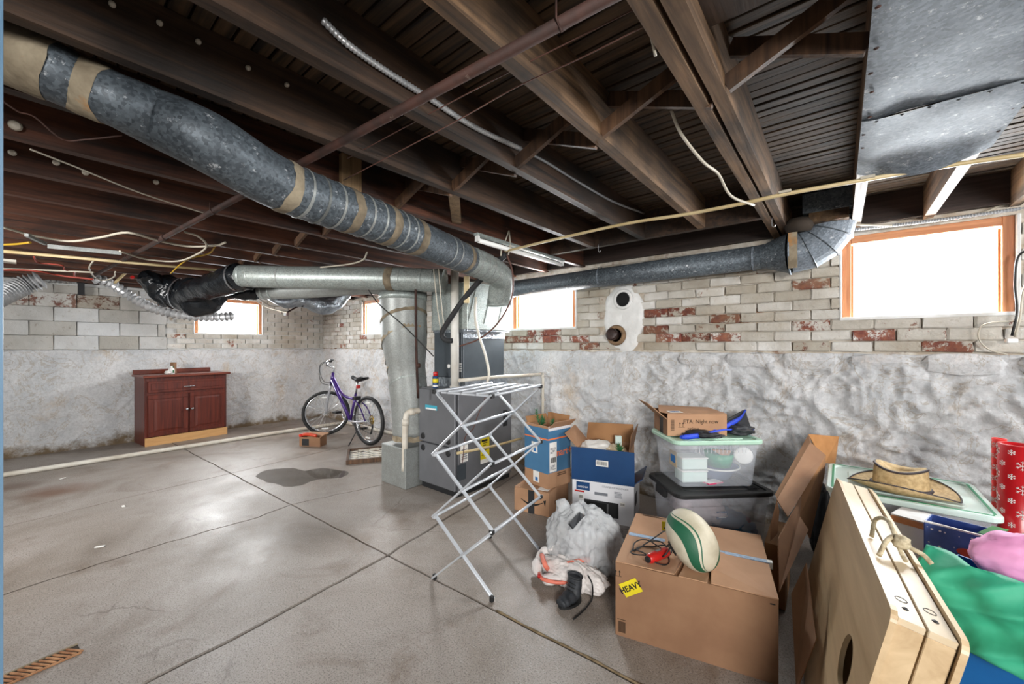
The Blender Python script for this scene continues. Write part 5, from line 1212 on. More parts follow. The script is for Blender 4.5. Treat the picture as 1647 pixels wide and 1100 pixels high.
def lines(parent, O, xd, yd, w, h, n, seed, ink='greyink', name='print_line'):
    xd = Vector(xd).normalized(); yd = Vector(yd).normalized(); nn = xd.cross(yd); O = Vector(O); r = random.Random(seed); mb = MB()
    for i in range(n):
        ww = w*r.uniform(.6, 1); o = O+yd*(h/2-h*(i+.5)/n)-xd*w/2
        mb.prism([o, o+xd*ww, o+xd*ww+yd*h/n*.45, o+yd*h/n*.45], nn, .0005)
    mb.build(name, ink, parent, local=True)

# big box with the ball
o0 = Vector((-.81, 1.746, 0)); o1 = Vector((-.187, 1.893, 0)); bx = thing('cardboard_box', 'large brown cardboard box with a yellow HEAVY sticker, the ball on top', 'box', o0, math.atan2((o1-o0).y, (o1-o0).x))
L, W, H = .64, .60, .338; FR = Matrix.Identity(4)
for nm, c, d in (('side_panel', (L/2, .003, H/2), (L, .006, H)), ('side_panel', (L/2, W-.003, H/2), (L, .006, H)), ('side_panel', (.003, W/2, H/2), (.006, W-.012, H)), ('side_panel', (L-.003, W/2, H/2), (.006, W-.012, H)), ('bottom_panel', (L/2, W/2, .004), (L-.012, W-.012, .006))): lb(bx, nm, c, d, 'card_w')
lb(bx, 'minor_flap', (.15, W/2, H-.006), (.29, W-.02, .004), 'card'); lb(bx, 'minor_flap', (L-.15, W/2, H-.006), (.29, W-.02, .004), 'card'); lb(bx, 'dark_gap', (L/2, W/2, H-.009), (L-.02, W-.02, .003), 'card_d')
lb(bx, 'top_flap', (L/2, W*.75+.001, H+.001), (L, W/2-.006, .005), 'card', Matrix.Rotation(.008, 4, 'X'))
lpanel(bx, 'top_flap', [(0, 0, H+.001), (.255, 0, H+.004), (.275, .07, H+.012), (.30, W/2-.004, H+.006), (0, W/2-.004, H+.001)], 'card', .005)
lpanel(bx, 'top_flap', [(.272, 0, H+.001), (.385, 0, H+.001), (.40, .12, H+.001), (.40, W/2-.004, H+.001), (.31, W/2-.004, H+.001), (.285, .06, H+.001)], 'card', .004)
lpanel(bx, 'top_flap', [(.40, -.002, H+.004), (L, 0, H+.001), (L, W/2-.004, H+.001), (.41, W/2-.004, H+.006), (.40, .1, H+.016)], 'card', .005)
for a, b in ((.01, .19), (.37, .645)):
    lb(bx, 'tape_strip', ((a+b)/2, W/2, H+.0085), (b-a, .028, .003), 'tapeblue', Matrix.Rotation(.01, 4, 'X'))
lb(bx, 'tape_end', (L+.006, W/2+.002, H-.004), (.02, .026, .03), 'paper')
FN = locm(bx).to_3x3() @ Vector((0, -1, 0))
def onfront(px, py, root=bx, n=FN, y=0.0):
    q = to_local(root, hit(px, py, root.location, n)); return q
q = onfront(1014, 945); hm = frame((q.x, -.0015, q.z), (math.cos(.58), 0, math.sin(.58)), (-math.sin(.58), 0, math.cos(.58)))
mb = MB(); mb.box((0, 0, 0), (.088, .062, .001), hm); hs = mb.build('heavy_sticker', 'yellow', bx, local=True)
textmesh('HEAVY', .0355, 'heavy_text', 'ink', hs, hm @ Matrix.Translation((0, 0, .0008)), bold=.0011)
q = onfront(993, 925); arrows(bx, (q.x, -.0012, q.z), (1, 0, 0), (0, 0, 1), .03, 'ink')
q = onfront(998, 1008); barcode(bx, (q.x+.005, -.0012, q.z), (1, 0, 0), (0, 0, 1), .038, .085, 4, None, 'brownink'); lines(bx, (q.x+.005, -.0014, q.z+.034), (1, 0, 0), (0, 0, 1), .04, .006, 1, 2, 'brownink')
lb(bx, 'black_mark', (.62, -.001, H-.02), (.018, .001, .005), 'ink')
q = to_local(bx, PZ(1052, 832, H)); arrows(bx, (q.x, q.y-.02, H+.006), (1, 0, 0), (0, 1, 0), .0001, 'brownink'); lines(bx, (q.x, q.y-.01, H+.0065), (1, 0, 0), (0, 1, 0), .13, .02, 2, 8, 'brownink')
# rugby ball
bc_ = V(1112, 868, 1.83); bc_.z = .338+.112+.006
t = thing('rugby_ball', 'cream and green rugby ball resting on the HEAVY cardboard box', 'ball', (0, 0, 0))
mb = MB(); prof = []; n = 28
for i in range(n+1):
    a = -math.pi/2+math.pi*i/n; prof.append((max(.0001, .100*math.cos(a)**.92 if math.cos(a) > 0 else .0001), .138*math.sin(a)))
mb.lathe(prof, (0, 0, 0), 40); o = mb.build('ball_skin', 'ball', t, local=True)
t.location = bc_; t.rotation_mode = 'QUATERNION'; axd = (Vector((0, 0, 1))*.62+FWD*.55+RGT*-.28).normalized(); t.rotation_quaternion = Vector((0, 0, 1)).rotation_difference(axd)
t.location.z = .338+.006+.116
txt = textmesh('RUGBY', .035, 'panel_print', 'greyink', t, Matrix.Identity(4)) if False else None
# black oval lettering panel stand-in: curved print strokes on the skin
mb = MB()
for k in range(5):
    for s in range(7):
        pass
for k, aa in enumerate((3.4, 3.55, 3.7, 3.85)):
    pts = [Vector((.1015*math.cos(aa)*math.cos(z*6.2), .1015*math.sin(aa)*math.cos(z*6.2), z)) for z in (-.03, -.01, .01, .03)]; mb.tube(pts, .0025, 4)
mb.build('print_stroke', 'ink', t, local=True)
# red bike light with a black cord
q0, q1 = V(1042, 890, 1.83), V(1073, 866, 1.90); q0.z = q1.z = .338+.030
t = thing('red_lamp', 'red cylindrical lamp with a coiled black cord beside the rugby ball', 'lamp', (q0.x, q0.y, .344))
d = (q1-q0).normalized(); mb = MB(); mb.tube([q0, q0+d*.012, q0+d*.03, q1-d*.01, q1], [.016, .021, .023, .022, .018], 20); mb.build('body', 'red', t)
mb = MB(); mb.tube([q0-d*.006, q0], .015, 16); mb.build('cap', 'dark', t); mb = MB(); mb.box((q0+q1)/2+Vector((0, 0, .022)), (.03, .012, .006), math.atan2(d.y, d.x)); mb.build('switch', 'steel', t)
cc = []
for k in range(60):
    a = k/60*2*math.pi*2.6; r_ = 1+.18*math.sin(k*.7); c = V(1047, 868, 1.92); c.z = .358+.012*math.sin(k*.5)
    cc.append(Vector((c.x+.075*r_*math.cos(a)+.02*math.sin(a*.37), c.y+.085*r_*math.sin(a), c.z)))
cc = [q1+Vector((0, 0, -.005))]+cc+[V(1076, 848, 2.02)]
mb = MB(); mb.tube(smoothpath(cc, 2), .0032, 6); mb.build('cord', 'black', t)
cc = [Vector((bc_.x-.105+.02*math.cos(k*.6), bc_.y-.02+.05*math.sin(k*.6), .42+.055*math.cos(k*.35+1))) for k in range(16)]
mb = MB(); mb.tube(smoothpath(cc, 3), .0032, 6); mb.build('cord', 'black', t)
mb = MB(); mb.box(V(1069, 846, 1.98), (.03, .002, .045), .5); mb.build('yellow_tag', 'yellow', t)

# lower brown box and blue box on it
r0 = Vector((-2.07, 2.545, 0)); r1 = Vector((-1.765, 2.60, 0)); ra = math.atan2((r1-r0).y, (r1-r0).x)
lo = thing('cardboard_box', 'small brown carton with a black smile arrow, lowest under the tall blue box', 'box', r0, ra)
lw, ld, lh = .31, .42, .185
lb(lo, 'carton', (lw/2, ld/2, lh/2), (lw, ld, lh), 'card', None, .002); lb(lo, 'top_flap', (lw*.25, ld*.25, lh+.003), (lw*.5-.002, ld*.5, .004), 'card', Matrix.Rotation(.04, 4, 'Y')); lb(lo, 'top_flap', (lw*.75, ld*.5, lh+.002), (lw*.48, ld-.01, .004), 'card')
LNf = locm(lo).to_3x3() @ Vector((0, -1, 0))
sm = [(.06+.20*i/14, -.0015, .105-.035*math.sin(math.pi*i/14)) for i in range(15)]
for i in range(14):
    pass
mb = MB(); vs = []; fs = []
for i, p in enumerate(sm):
    w2 = .002+.007*math.sin(math.pi*i/14); vs += [(p[0], p[1], p[2]-w2), (p[0], p[1], p[2]+w2)]
for i in range(14): fs.append((2*i, 2*i+2, 2*i+3, 2*i+1))
mb.add(vs, fs); mb.prism([(.262, -.001, .12), (.285, -.001, .128), (.278, -.001, .075), (.268, -.001, .098)], (0, -1, 0), .0006); mb.build('smile_arrow', 'ink', lo, local=True)
lb(lo, 'black_tape', (.155, -.001, lh/2), (.055, .002, lh), 'dark'); lb(lo, 'shipping_label', (lw-.07, .06, lh+.006), (.09, .06, .002), 'paper')
arrows(lo, (lw+.001, .12, .07), (0, 1, 0), (0, 0, 1), .03)
u0 = Vector((-2.08, 2.70, lh+.008)); u1 = Vector((-1.815, 2.655, lh+.008))
up = thing('cardboard_box', 'tall open blue and brown box with fir greens poking out, on the brown carton', 'box', u0, math.atan2((u1-u0).y, (u1-u0).x))
uw, ud, uh = .275, .27, .505
def tallbox(root, w, d, h):
    lb(root, 'bottom_panel', (w/2, d/2, .004), (w-.01, d-.01, .006), 'card')
    for nm, c, dd in (('side_panel', (w/2, .003, h/2), (w, .006, h)), ('side_panel', (w/2, d-.003, h/2), (w, .006, h)), ('side_panel', (.003, d/2, h/2), (.006, d-.012, h)), ('side_panel', (w-.003, d/2, h/2), (.006, d-.012, h))): lb(root, nm, c, dd, 'card')
tallbox(up, uw, ud, uh)
lb(up, 'blue_print', (uw/2, -.001, uh*.60), (uw, .002, uh*.72), 'blueprint'); lb(up, 'orange_stripe', (uw/2, -.0025, uh*.79), (uw, .001, .012), 'orangeink')
bs_ = lb(up, 'blue_print', (uw+.001, ud/2, uh*.60), (.002, ud, uh*.70), 'blueprint'); lb(up, 'orange_stripe', (uw+.0025, ud/2, uh*.79), (.001, ud, .012), 'orangeink')
textmesh('mart+', .085, 'logo_text', 'orangeink', bs_, frame((uw+.0022, ud*.66, uh*.55), (0, 1, 0), (0, 0, 1)), bold=.001)
lines(up, (uw+.001, ud*.62, uh*.19), (0, 1, 0), (0, 0, 1), .12, .03, 2, 5, 'brownink')
sl = lb(up, 'shipping_label', (uw+.003, .055, uh*.50), (.001, .085, .24), 'paper'); lines(sl, (uw+.0038, .055, uh*.60), (0, 1, 0), (0, 0, 1), .07, .05, 5, 6); barcode(sl, (uw+.0038, .055, uh*.45), (0, 1, 0), (0, 0, 1), .07, .07, 7, None); lines(sl, (uw+.0038, .055, uh*.33), (0, 1, 0), (0, 0, 1), .07, .04, 4, 9)
for z, xx in ((uh*.62, .12), (uh*.15, .14)):
    s_ = lb(up, 'sticker', (xx, -.003, z), (.07, .001, .09), 'paper'); lb(s_, 'blue_code', (xx+.005, -.004, z-.02), (.03, .001, .03), 'blueink')
lb(up, 'flap', (uw+.03, ud/2, uh+.01), (.005, ud-.01, .10), 'card', Matrix.Rotation(-2.3, 4, 'Y')); lb(up, 'pale_tape', (uw+.004, ud/2, uh-.02), (.003, ud, .035), 'boxwhite')
lb(up, 'flap', (uw/2, ud-.0, uh+.03), (uw-.02, .004, .06), 'card_d', Matrix.Rotation(-.15, 4, 'X')); lb(up, 'flap', (.01, ud/2, uh+.02), (.004, ud-.02, .06), 'card_d', Matrix.Rotation(-.5, 4, 'Y'))
def fir(name, label, base, dirs, parent=None):
    t = thing(name, label, 'greenery', base); r = random.Random(5)
    for d in dirs:
        d = Vector(d); mb = MB(); mb.tube([(0, 0, 0), d], .003, 5)
        for k in range(46):
            f = .25+.75*k/46; p = d*f; q = Vector((r.uniform(-1, 1), r.uniform(-1, 1), r.uniform(-.2, 1))).normalized()*.032*(1.15-f*.5)+d.normalized()*.01
            mb.tube([p, p+q], [.0022, .0008], 4, False)
        mb.build('sprig', 'grnleaf', t, local=True)
    return t
c = locm(up) @ Vector((.09, .10, uh-.06)); fir('fir_sprig', 'green artificial fir sprig rising from the tall blue box', c, [(-.05, 0, .16), (.0, .03, .10), (.05, -.02, .09)])
c = locm(up) @ Vector((.21, .12, uh-.06)); fir('fir_sprig', 'smaller green fir tip at the right inside the tall blue box', c, [(0, 0, .09)])

# microwave carton
m0 = Vector((-1.63, 2.73, 0)); m1 = Vector((-1.18, 2.86, 0)); mw = thing('appliance_box', 'white and navy microwave oven carton with open flaps beside the tall blue box', 'box', m0, math.atan2((m1-m0).y, (m1-m0).x))
L, W, H = .468, .40, .300
tb_ = [('side_panel', (L/2, .003, H/2), (L, .006, H)), ('side_panel', (L/2, W-.003, H/2), (L, .006, H)), ('side_panel', (.003, W/2, H/2), (.006, W-.012, H)), ('side_panel', (L-.003, W/2, H/2), (.006, W-.012, H)), ('bottom_panel', (L/2, W/2, .004), (L-.012, W-.012, .006))]
fp_ = None
for nm, c, d in tb_:
    o = lb(mw, nm, c, d, 'boxwhite'); fp_ = fp_ or o
bf = lb(mw, 'front_flap', (L/2, -.004, H+.128), (L+.01, .006, .256), 'navy', Matrix.Rotation(.03, 4, 'X'))
barcode(bf, (L*.50, -.0125, H+.15), (1, 0, 0), (0, 0, 1), .095, .045, 11)
lb(mw, 'side_flap', (L+.012, W/2, H+.02), (.006, W*.9, .12), 'navy', Matrix.Rotation(.9, 4, 'Y'))
lo_ = lb(mw, 'brand_panel', (.085, -.0012, H-.045), (.105, .002, .062), 'navy'); textmesh('INSIGNIA', .02, 'brand_text', 'boxwhite', lo_, frame((.085, -.0025, H-.052), (1, 0, 0), (0, 0, 1)), sx=.95, bold=.0003)
lb(mw, 'red_bar', (.058, -.0012, H-.088), (.075, .002, .012), 'red')
ml = lb(mw, 'oven_picture', (.225, -.0012, .10), (.26, .002, .115), 'dark'); lb(ml, 'control_column', (.318, -.0028, .10), (.06, .001, .10), 'black'); lb(ml, 'oven_door', (.19, -.0028, .10), (.15, .001, .085), 'hole'); lb(ml, 'door_handle', (.277, -.003, .10), (.008, .002, .09), 'steel')
hh = MB(); hh.box((.225, -.0015, H-.088), (.10, .002, .022), None, .0009); hh.build('hand_hole', 'greyink', mw, local=True)
textmesh('COUNTERTOP MICROWAVE', .019, 'title_text', 'greyink', mw, frame((.33, -.0008, H-.03), (1, 0, 0), (0, 0, 1)), sx=.8)
lines(mw, (.36, -.0008, H-.08), (1, 0, 0), (0, 0, 1), .07, .05, 5, 3); barcode(mw, (.385, -.0008, H-.145), (1, 0, 0), (0, 0, 1), .035, .03, 12)
barcode(mw, (.07, -.0008, H-.13), (1, 0, 0), (0, 0, 1), .04, .04, 13)
lb(mw, 'side_picture', (L+.001, .12, .17), (.002, .12, .09), 'dark')
ib = thing('cardboard_box', 'open brown inner carton with papers and greens, inside the white appliance box', 'box', locm(mw) @ Vector((.03, .03, .01)), mw.rotation_euler.z)
iw, idp, ih = .40, .335, .53
tallbox(ib, iw, idp, ih)
lpanel(ib, 'flap', [(0, .0, ih), (0, idp, ih), (-.10, idp-.02, ih+.12), (-.11, .03, ih+.10)], 'card', .004); lpanel(ib, 'flap', [(.0, idp, ih), (iw, idp, ih), (iw-.01, idp+.03, ih+.15), (.01, idp+.03, ih+.14)], 'card_d', .004)
lpanel(ib, 'flap', [(iw, idp, ih), (iw, 0, ih), (iw+.02, -.02, ih+.14), (iw+.03, idp+.02, ih+.16)], 'card_w', .004)
lb(ib, 'false_floor', (iw/2, idp/2, ih-.06), (iw-.012, idp-.012, .004), 'card')
def crumple(name, label, cat, c, r, seed, m, amp=.3, zmin=None, pn='sheet'):
    t = thing(name, label, cat, (c[0], c[1], zmin if zmin is not None else c[2]-r[2])); mb = MB(); blob(mb, c, r, seed, amp, 3, zmin); mb.build(pn, m, t); return t
c = locm(ib) @ Vector((.13, .17, ih-.02)); crumple('packing_paper', 'crumpled white packing paper in the inner carton', 'paper', c, (.13, .11, .045), 4, 'paper', .35)
c = locm(ib) @ Vector((.27, .14, ih-.03)); crumple('packing_paper', 'second cream paper bundle at the right inside the inner carton', 'paper', c, (.08, .08, .04), 9, 'birch_w', .35)
c = locm(ib) @ Vector((.31, .07, ih-.05)); fir('plastic_greens', 'bright green leaf tips beside the papers in the inner carton', c, [(.0, 0, .09), (.03, -.01, .07)])
t = thing('paper_carton', 'small blue and white carton standing in the inner carton', 'box', locm(ib) @ Vector((.29, .20, ih-.05)), .6); lb(t, 'carton', (0, 0, .06), (.05, .03, .14), 'mintw', None, .002); lb(t, 'red_print', (0, -.016, .05), (.03, .001, .03), 'orangeink')

# ------------------------------------------------------------------ plastic totes
def rrect(w, d, r, n=5):
    pts = []
    for (cx, cy, a0_) in ((w/2-r, d/2-r, 0), (-w/2+r, d/2-r, 90), (-w/2+r, -d/2+r, 180), (w/2-r, -d/2+r, 270)):
        for k in range(n+1): a = R_(a0_+90*k/n); pts.append((cx+r*math.cos(a), cy+r*math.sin(a)))
    return pts
def loft(mb, secs, cap0=True, cap1=True, smooth=False):
    """secs = list of (z, w, d, r)"""
    vs = []; fs = []; n = None
    for (z, w, d, r) in secs:
        P_ = rrect(w, d, r); n = len(P_); vs += [(x, y, z) for x, y in P_]
    for i in range(len(secs)-1):
        for k in range(n): fs.append((i*n+k, i*n+(k+1) % n, (i+1)*n+(k+1) % n, (i+1)*n+k))
    if cap0: fs.append([k for k in range(n)][::-1])
    if cap1: fs.append([(len(secs)-1)*n+k for k in range(n)])
    mb.add(vs, fs, smooth)
def tote(name, label, c, rz, L, W, H, body, lid, liddark=None, th=.03):
    t = thing(name, label, 'storage tote', c, rz)
    mb = MB(); loft(mb, [(.0, L*.80, W*.80, .03), (.012, L*.82, W*.82, .035), (H*.80, L*.90, W*.90, .04), (H*.82, L*.93, W*.93, .045), (H-.02, L*.94, W*.94, .045)], True, False); b = mb.build('body', body, t, local=True)
    mb = MB(); loft(mb, [(H-.026, L*.965, W*.965, .05), (H-.020, L, W, .055), (H-.002, L, W, .055), (H+.004, L*.985, W*.985, .05), (H+.004, L*.90, W*.88, .045), (H-.006, L*.885, W*.86, .04), (H-.006, L*.70, W*.62, .03), (H-.001, L*.68, W*.60, .03)], True, True); l = mb.build('lid', lid, t, local=True)
    return t, b, l
tc = Vector((-.70, 2.955, 0)); trz = R_(44)
tl, tbod, tlid = tote('storage_tote', 'larger clear plastic tote with a black lid, under the mint-lidded tote', (tc.x, tc.y, 0), trz, .66, .46, .415, 'clear2', 'black')
for k in range(5): lb(tlid, 'lid_rib', (.20+.016*k-.0, 0, .418), (.005, .30, .006), 'dark')
for s in (-1, 1): lb(tl, 'latch', (s*.325, 0, .37), (.03, .13, .06), 'black', None, .008)
c = locm(tl) @ Vector((.05, -.05, 0)); t = crumple('folded_clothes', 'blue and teal cloth bundle inside the black-lidded tote', 'clothes', Vector((c.x, c.y, .14)), (.20, .14, .11), 12, M('teal_cloth', '#164a63', '#2a2c52', 9, .8, bump=.5), .25, .02, 'cloth')
c = locm(tl) @ Vector((.16, -.10, 0)); t = crumple('red_cloth', 'dark red cloth bundle inside the black-lidded tote', 'clothes', Vector((c.x, c.y, .18)), (.07, .06, .05), 5, M('maroon_cloth', '#6b2140', '#802a3a', 9, .8, bump=.5), .25, None, 'cloth')
c = locm(tl) @ Vector((-.08, -.02, 0)); t = crumple('pale_bundle', 'pale pink bundle in the back of the black-lidded tote', 'clothes', Vector((c.x, c.y, .26)), (.16, .13, .09), 15, M('pale_pink_cloth', '#b9a6a8', '#9a8f92', 9, .8, bump=.5), .25, None, 'cloth')
t = thing('picture_card', 'small dark framed card standing inside the black-lidded tote', 'card', locm(tl) @ Vector((.0, -.17, .22)), trz); lb(t, 'card', (0, 0, .04), (.075, .004, .05), 'navy'); lb(t, 'card_print', (0, -.003, .04), (.05, .001, .03), 'paper')
t1c = Vector((-.735, 3.01, .4235)); t1, b1, l1 = tote('storage_tote', 'clear plastic tote with a mint green lid, stacked on the black-lidded tote', t1c, R_(42), .61, .42, .305, 'clear', 'mint')
LM = locm(t1)
for k in range(14): lb(b1, 'rib', (-.16+.026*k, -.196, .245), (.003, .004, .04), 'clear')
t = thing('plastic_bowl', 'green plastic bowl inside the mint-lidded tote', 'bowl', LM @ Vector((.09, -.03, .10))); mb = MB(); mb.lathe([(.07, 0), (.095, .09), (.098, .09), (.075, -.004), (.001, -.004)], (0, 0, 0), 28); mb.build('bowl', 'green', t, local=True)
t = thing('plastic_basin', 'white-rimmed grey basin under the green bowl in the mint-lidded tote', 'basin', LM @ Vector((.07, -.02, .02))); mb = MB(); mb.lathe([(.09, 0), (.135, .07), (.15, .075), (.15, .083), (.13, .078), (.08, .01), (.001, .01)], (0, 0, 0), 32); mb.build('basin', M('blue_grey_plastic', '#6f83a8', '#7a8db0', 5, .4), t, local=True)
mb = MB(); mb.tube([(.15*math.cos(k/32*6.2832), .15*math.sin(k/32*6.2832), .08) for k in range(32)], .006, 6, closed=True); mb.build('rim', 'white', t, local=True)
t = thing('food_container', 'white round lid standing at the right inside the mint-lidded tote', 'lid', LM @ Vector((.20, -.13, .19))); mb = MB(); mb.lathe([(.055, -.006), (.058, 0), (.055, .006), (.045, .008), (.001, .006)], (0, 0, 0), 28, (.2, -1, .15)); mb.build('lid', 'white', t, local=True)
for k, (x, z, lab) in enumerate(((-.14, .02, 'lower of two clear food containers stacked in the mint-lidded tote'), (-.14, .105, 'upper of two clear food containers stacked in the mint-lidded tote'))):
    t = thing('food_container', lab, 'container', LM @ Vector((x, -.09, z)), R_(42)); lb(t, 'body', (0, 0, .035), (.17, .12, .07), 'mintw', None, .006); lb(t, 'lid', (0, 0, .074), (.18, .13, .010), 'white', None, .004)
t = thing('pink_notebook', 'white card with a pink edge lying at the bottom of the mint-lidded tote', 'card', LM @ Vector((-.02, -.14, .016)), R_(60)); lb(t, 'card', (0, 0, .004), (.12, .07, .008), M('pink_plastic', '#c8436a', '#d24b74', 5, .5)); lb(t, 'cover', (0, 0, .009), (.11, .06, .003), 'paper')
t = thing('tan_paper_wedge', 'tan folded card leaning over the green bowl inside the tote', 'card', LM @ Vector((.04, -.11, .20)), R_(42)); mb = MB(); mb.prism([(-.05, 0, .03), (.09, 0, .02), (.08, .02, -.04), (.05, .02, -.03)], (0, 1, 0), .004); mb.build('card', 'card', t, local=True)
t = thing('tote_label', 'beige card with a blue square taped in the left end of the mint-lidded tote', 'label', LM @ Vector((-.265, -.10, .13)), R_(42)+R_(-90)); lb(t, 'card', (0, 0, .04), (.10, .003, .10), 'birch_w'); lb(t, 'blue_square', (0, -.003, .04), (.06, .002, .05), 'blueink')
# prime box on the mint lid
LT = t1c.z+.305+.006
z0 = LT
n0 = hit(1073, 700, (0, 0, z0+.004), (0, 0, 1)); n1 = hit(1157, 683, (0, 0, z0+.004), (0, 0, 1)); bl = hit(1040, 682, (0, 0, z0+.004), (0, 0, 1))
pr = thing('cardboard_box', 'brown delivery box reading prime with one raised flap, on the mint lid', 'box', (n0.x, n0.y, z0), R_(38))
L, W, H = .40, .27, .148
for nm, c, d in (('side_panel', (L/2, .002, H/2), (L, .005, H)), ('side_panel', (L/2, W-.002, H/2), (L, .005, H)), ('side_panel', (L-.002, W/2, H/2), (.005, W-.01, H)), ('bottom_panel', (L/2, W/2, .004), (L-.01, W-.01, .006))): lb(pr, nm, c, d, 'card')
lb(pr, 'end_panel', (.002, W/2, H*.40), (.005, W-.01, H*.8), 'card_w'); lb(pr, 'black_tape', (-.0015, W*.42, H*.4), (.003, .06, H*.8), 'dark')
lpanel(pr, 'top_panel', [(.005, 0, H+.002), (L, 0, H+.001), (L, W, H+.003), (.03, W, H+.02), (-.01, W*.55, H+.012), (-.03, W*.3, H+.002)], 'card', .004)
lb(pr, 'tape_strip', (L*.55, W*.55, H+.0068), (L*.6, .045, .001), 'tapeclear'); lpanel(pr, 'raised_flap', [(-.002, 0, H*.75), (-.002, W-.02, H*.75), (-.13, W-.03, H+.07), (-.13, .02, H+.07)], 'card', .004)
sl = lb(pr, 'shipping_label', (.07, .055, H+.0082), (.09, .07, .001), 'paper'); barcode(sl, (.07, .055, H+.0088), (1, 0, 0), (0, 1, 0), .075, .05, 21, None, 'blueink'); sl = lb(pr, 'shipping_label', (L*.70, W*.80, H+.0085), (.13, .06, .001), 'paper'); lines(sl, (L*.70-.03, W*.8, H+.0092), (1, 0, 0), (0, 1, 0), .05, .03, 2, 3, 'ink')
textmesh('ETA: Night now', .036, 'box_text', 'brownink', pr, frame((.225, -.001, H*.66), (1, 0, 0), (0, 0, 1)), bold=.0004); textmesh('prime', .034, 'box_text', 'brownink', pr, frame((.175, -.001, H*.33), (1, 0, 0), (0, 0, 1)), bold=.0003)
mb = MB(); mb.tube([(.14+.075*i/10, -.0012, H*.16-.010*math.sin(math.pi*i/10)) for i in range(11)], .0016, 4); mb.build('smile_mark', 'brownink', pr, local=True)
arrows(pr, (.095, -.001, H*.42), (1, 0, 0), (0, 0, 1), .036); barcode(pr, (.035, -.001, H*.5), (0, 0, 1), (-1, 0, 0), .09, .04, 22, None, 'brownink')
# blue and black bag on the lid
t = thing('cooler_bag', 'crumpled black bag with bright blue edging, on the mint lid behind the box', 'bag', LM @ Vector((.10, .0, .32)))
c = V(1165, 690, 2.72); cz_ = LT
for j, (px, py, f, r, sd) in enumerate(((1125, 697, 2.70, (.13, .07, .022), 2), (1180, 690, 2.80, (.11, .09, .035), 6))):
    q = V(px, py, f); mb = MB(); blob(mb, (q.x, q.y, LT+r[2]*.9), r, sd, .35, 2.5, LT+.002); mb.build('bag_body', 'blackfab', t)
mb = MB(); a, b, c_, d = [V(x, y, f) for x, y, f in ((1160, 680, 2.8), (1198, 659, 2.95), (1208, 690, 2.95), (1178, 697, 2.8))]
mb.panel([a, b, c_, d], .02); mb.build('bag_flap', 'blackfab', t)
for pts in ([(1100, 702, 2.62), (1130, 704, 2.66), (1152, 690, 2.72), (1168, 685, 2.76), (1190, 672, 2.86), (1198, 660, 2.95)], [(1095, 703, 2.6), (1120, 702, 2.64), (1165, 691, 2.7), (1205, 694, 2.85), (1206, 699, 2.85)]):
    mb = MB(); P_ = smoothpath([V(*p) for p in pts], 4)
    for p in P_: p.z = max(p.z, LT+.016)
    mb.tube(P_, [.012+.006*math.sin(i*.6) for i in range(len(P_))], 8); mb.build('blue_edging', 'bluefab', t)

# ------------------------------------------------------------------ plastic bags and boot
bag = thing('plastic_bag', 'crumpled white plastic shopping bag full of things beside the HEAVY box', 'bag', (-1.22, 2.14, 0))
mb = MB(); blob(mb, (-1.22, 2.17, .15), (.215, .18, .19), 4, .13, 1.6, .003, 140, 80, .035, .10); mb.build('bag_film', 'bagplastic', bag)
mb = MB(); blob(mb, (-1.20, 2.18, .115), (.15, .12, .105), 9, .12, 2, .01, 30, 20); mb.build('contents', 'boxwhite', bag)
mb = MB(); mb.box((-1.26, 2.10, .10), (.13, .09, .11), .4, .01); mb.build('contents', 'greyink', bag)
for k, (dx, dy, hx) in enumerate(((-.06, -.0, .35), (.03, .02, .345))):
    mb = MB(); P_ = smoothpath([(-1.27+dx, 2.10+dy, .26), (-1.29+dx, 2.11+dy, hx), (-1.20+dx, 2.12+dy, hx-.04), (-1.17+dx, 2.10+dy, .28)], 5); vs = []
    mb.tube(P_, [.036+.014*math.sin(i*1.3) for i in range(len(P_))], 8); mb.v = [Vector((p.x, p.y, p.z))+Vector((noise.noise(p*20), noise.noise(p*20+Vector((7, 0, 0))), 0))*.012 for p in mb.v]; mb.build('bag_handle', 'bagplastic', bag)
t = thing('black_pouch', 'black folded pouch sticking out of the white plastic bag', 'pouch', V(930, 840, 2.33)); mb = MB(); mb.panel([V(922, 850, 2.30), (V(916, 842, 2.30)), V(932, 824, 2.36), V(941, 829, 2.36), V(934, 836, 2.33)], .02); mb.build('pouch', 'blackfab', t)
bag2 = thing('plastic_bag', 'smaller white and red plastic bag slumped on the floor before the white one', 'bag', (-1.2, 1.93, 0))
mb = MB(); blob(mb, (-1.17, 1.97, .05), (.17, .09, .07), 8, .18, 2.0, .003, 90, 50, .05, .12); mb.build('bag_film', 'bagplastic2', bag2)
def PF(px, py, z): return PZ(px, py, z)
mb = MB(); P_ = smoothpath([PF(940, 925, .06), PF(905, 932, .05), (PF(872, 928, .04)), PF(862, 905, .06), PF(875, 888, .09), PF(893, 884, .13)], 5); mb.tube(P_, [.024+.008*math.sin(i) for i in range(len(P_))], 8); mb.v = [p+Vector((noise.noise(p*25), noise.noise(p*25+Vector((5, 0, 0))), .6*noise.noise(p*25+Vector((0, 5, 0)))))*.018 for p in mb.v]; mb.build('bag_handle', 'bagplastic2', bag2)
salmon = M('salmon_print', '#e8836c', '#d96f5a', 10, .5, bump=.4)
for pts, r in (([(912, 908), (930, 903), (948, 900)], .016), ([(871, 893), (876, 908), (882, 917)], .014), ([(866, 922), (874, 932), (900, 937), (925, 934)], .010)):
    mb = MB(); P_ = smoothpath([PF(a, b, .115 if b < 915 else .05) for a, b in pts], 4); mb.tube(P_, r, 7); mb.build('red_print', salmon, bag2)
mb = MB(); q = PF(867, 926, .055); mb.lathe([(.001, 0), (.014, .004), (.001, .012)], q, 12, (-.3, -1, .3)); mb.build('logo_dot', 'red', bag2)
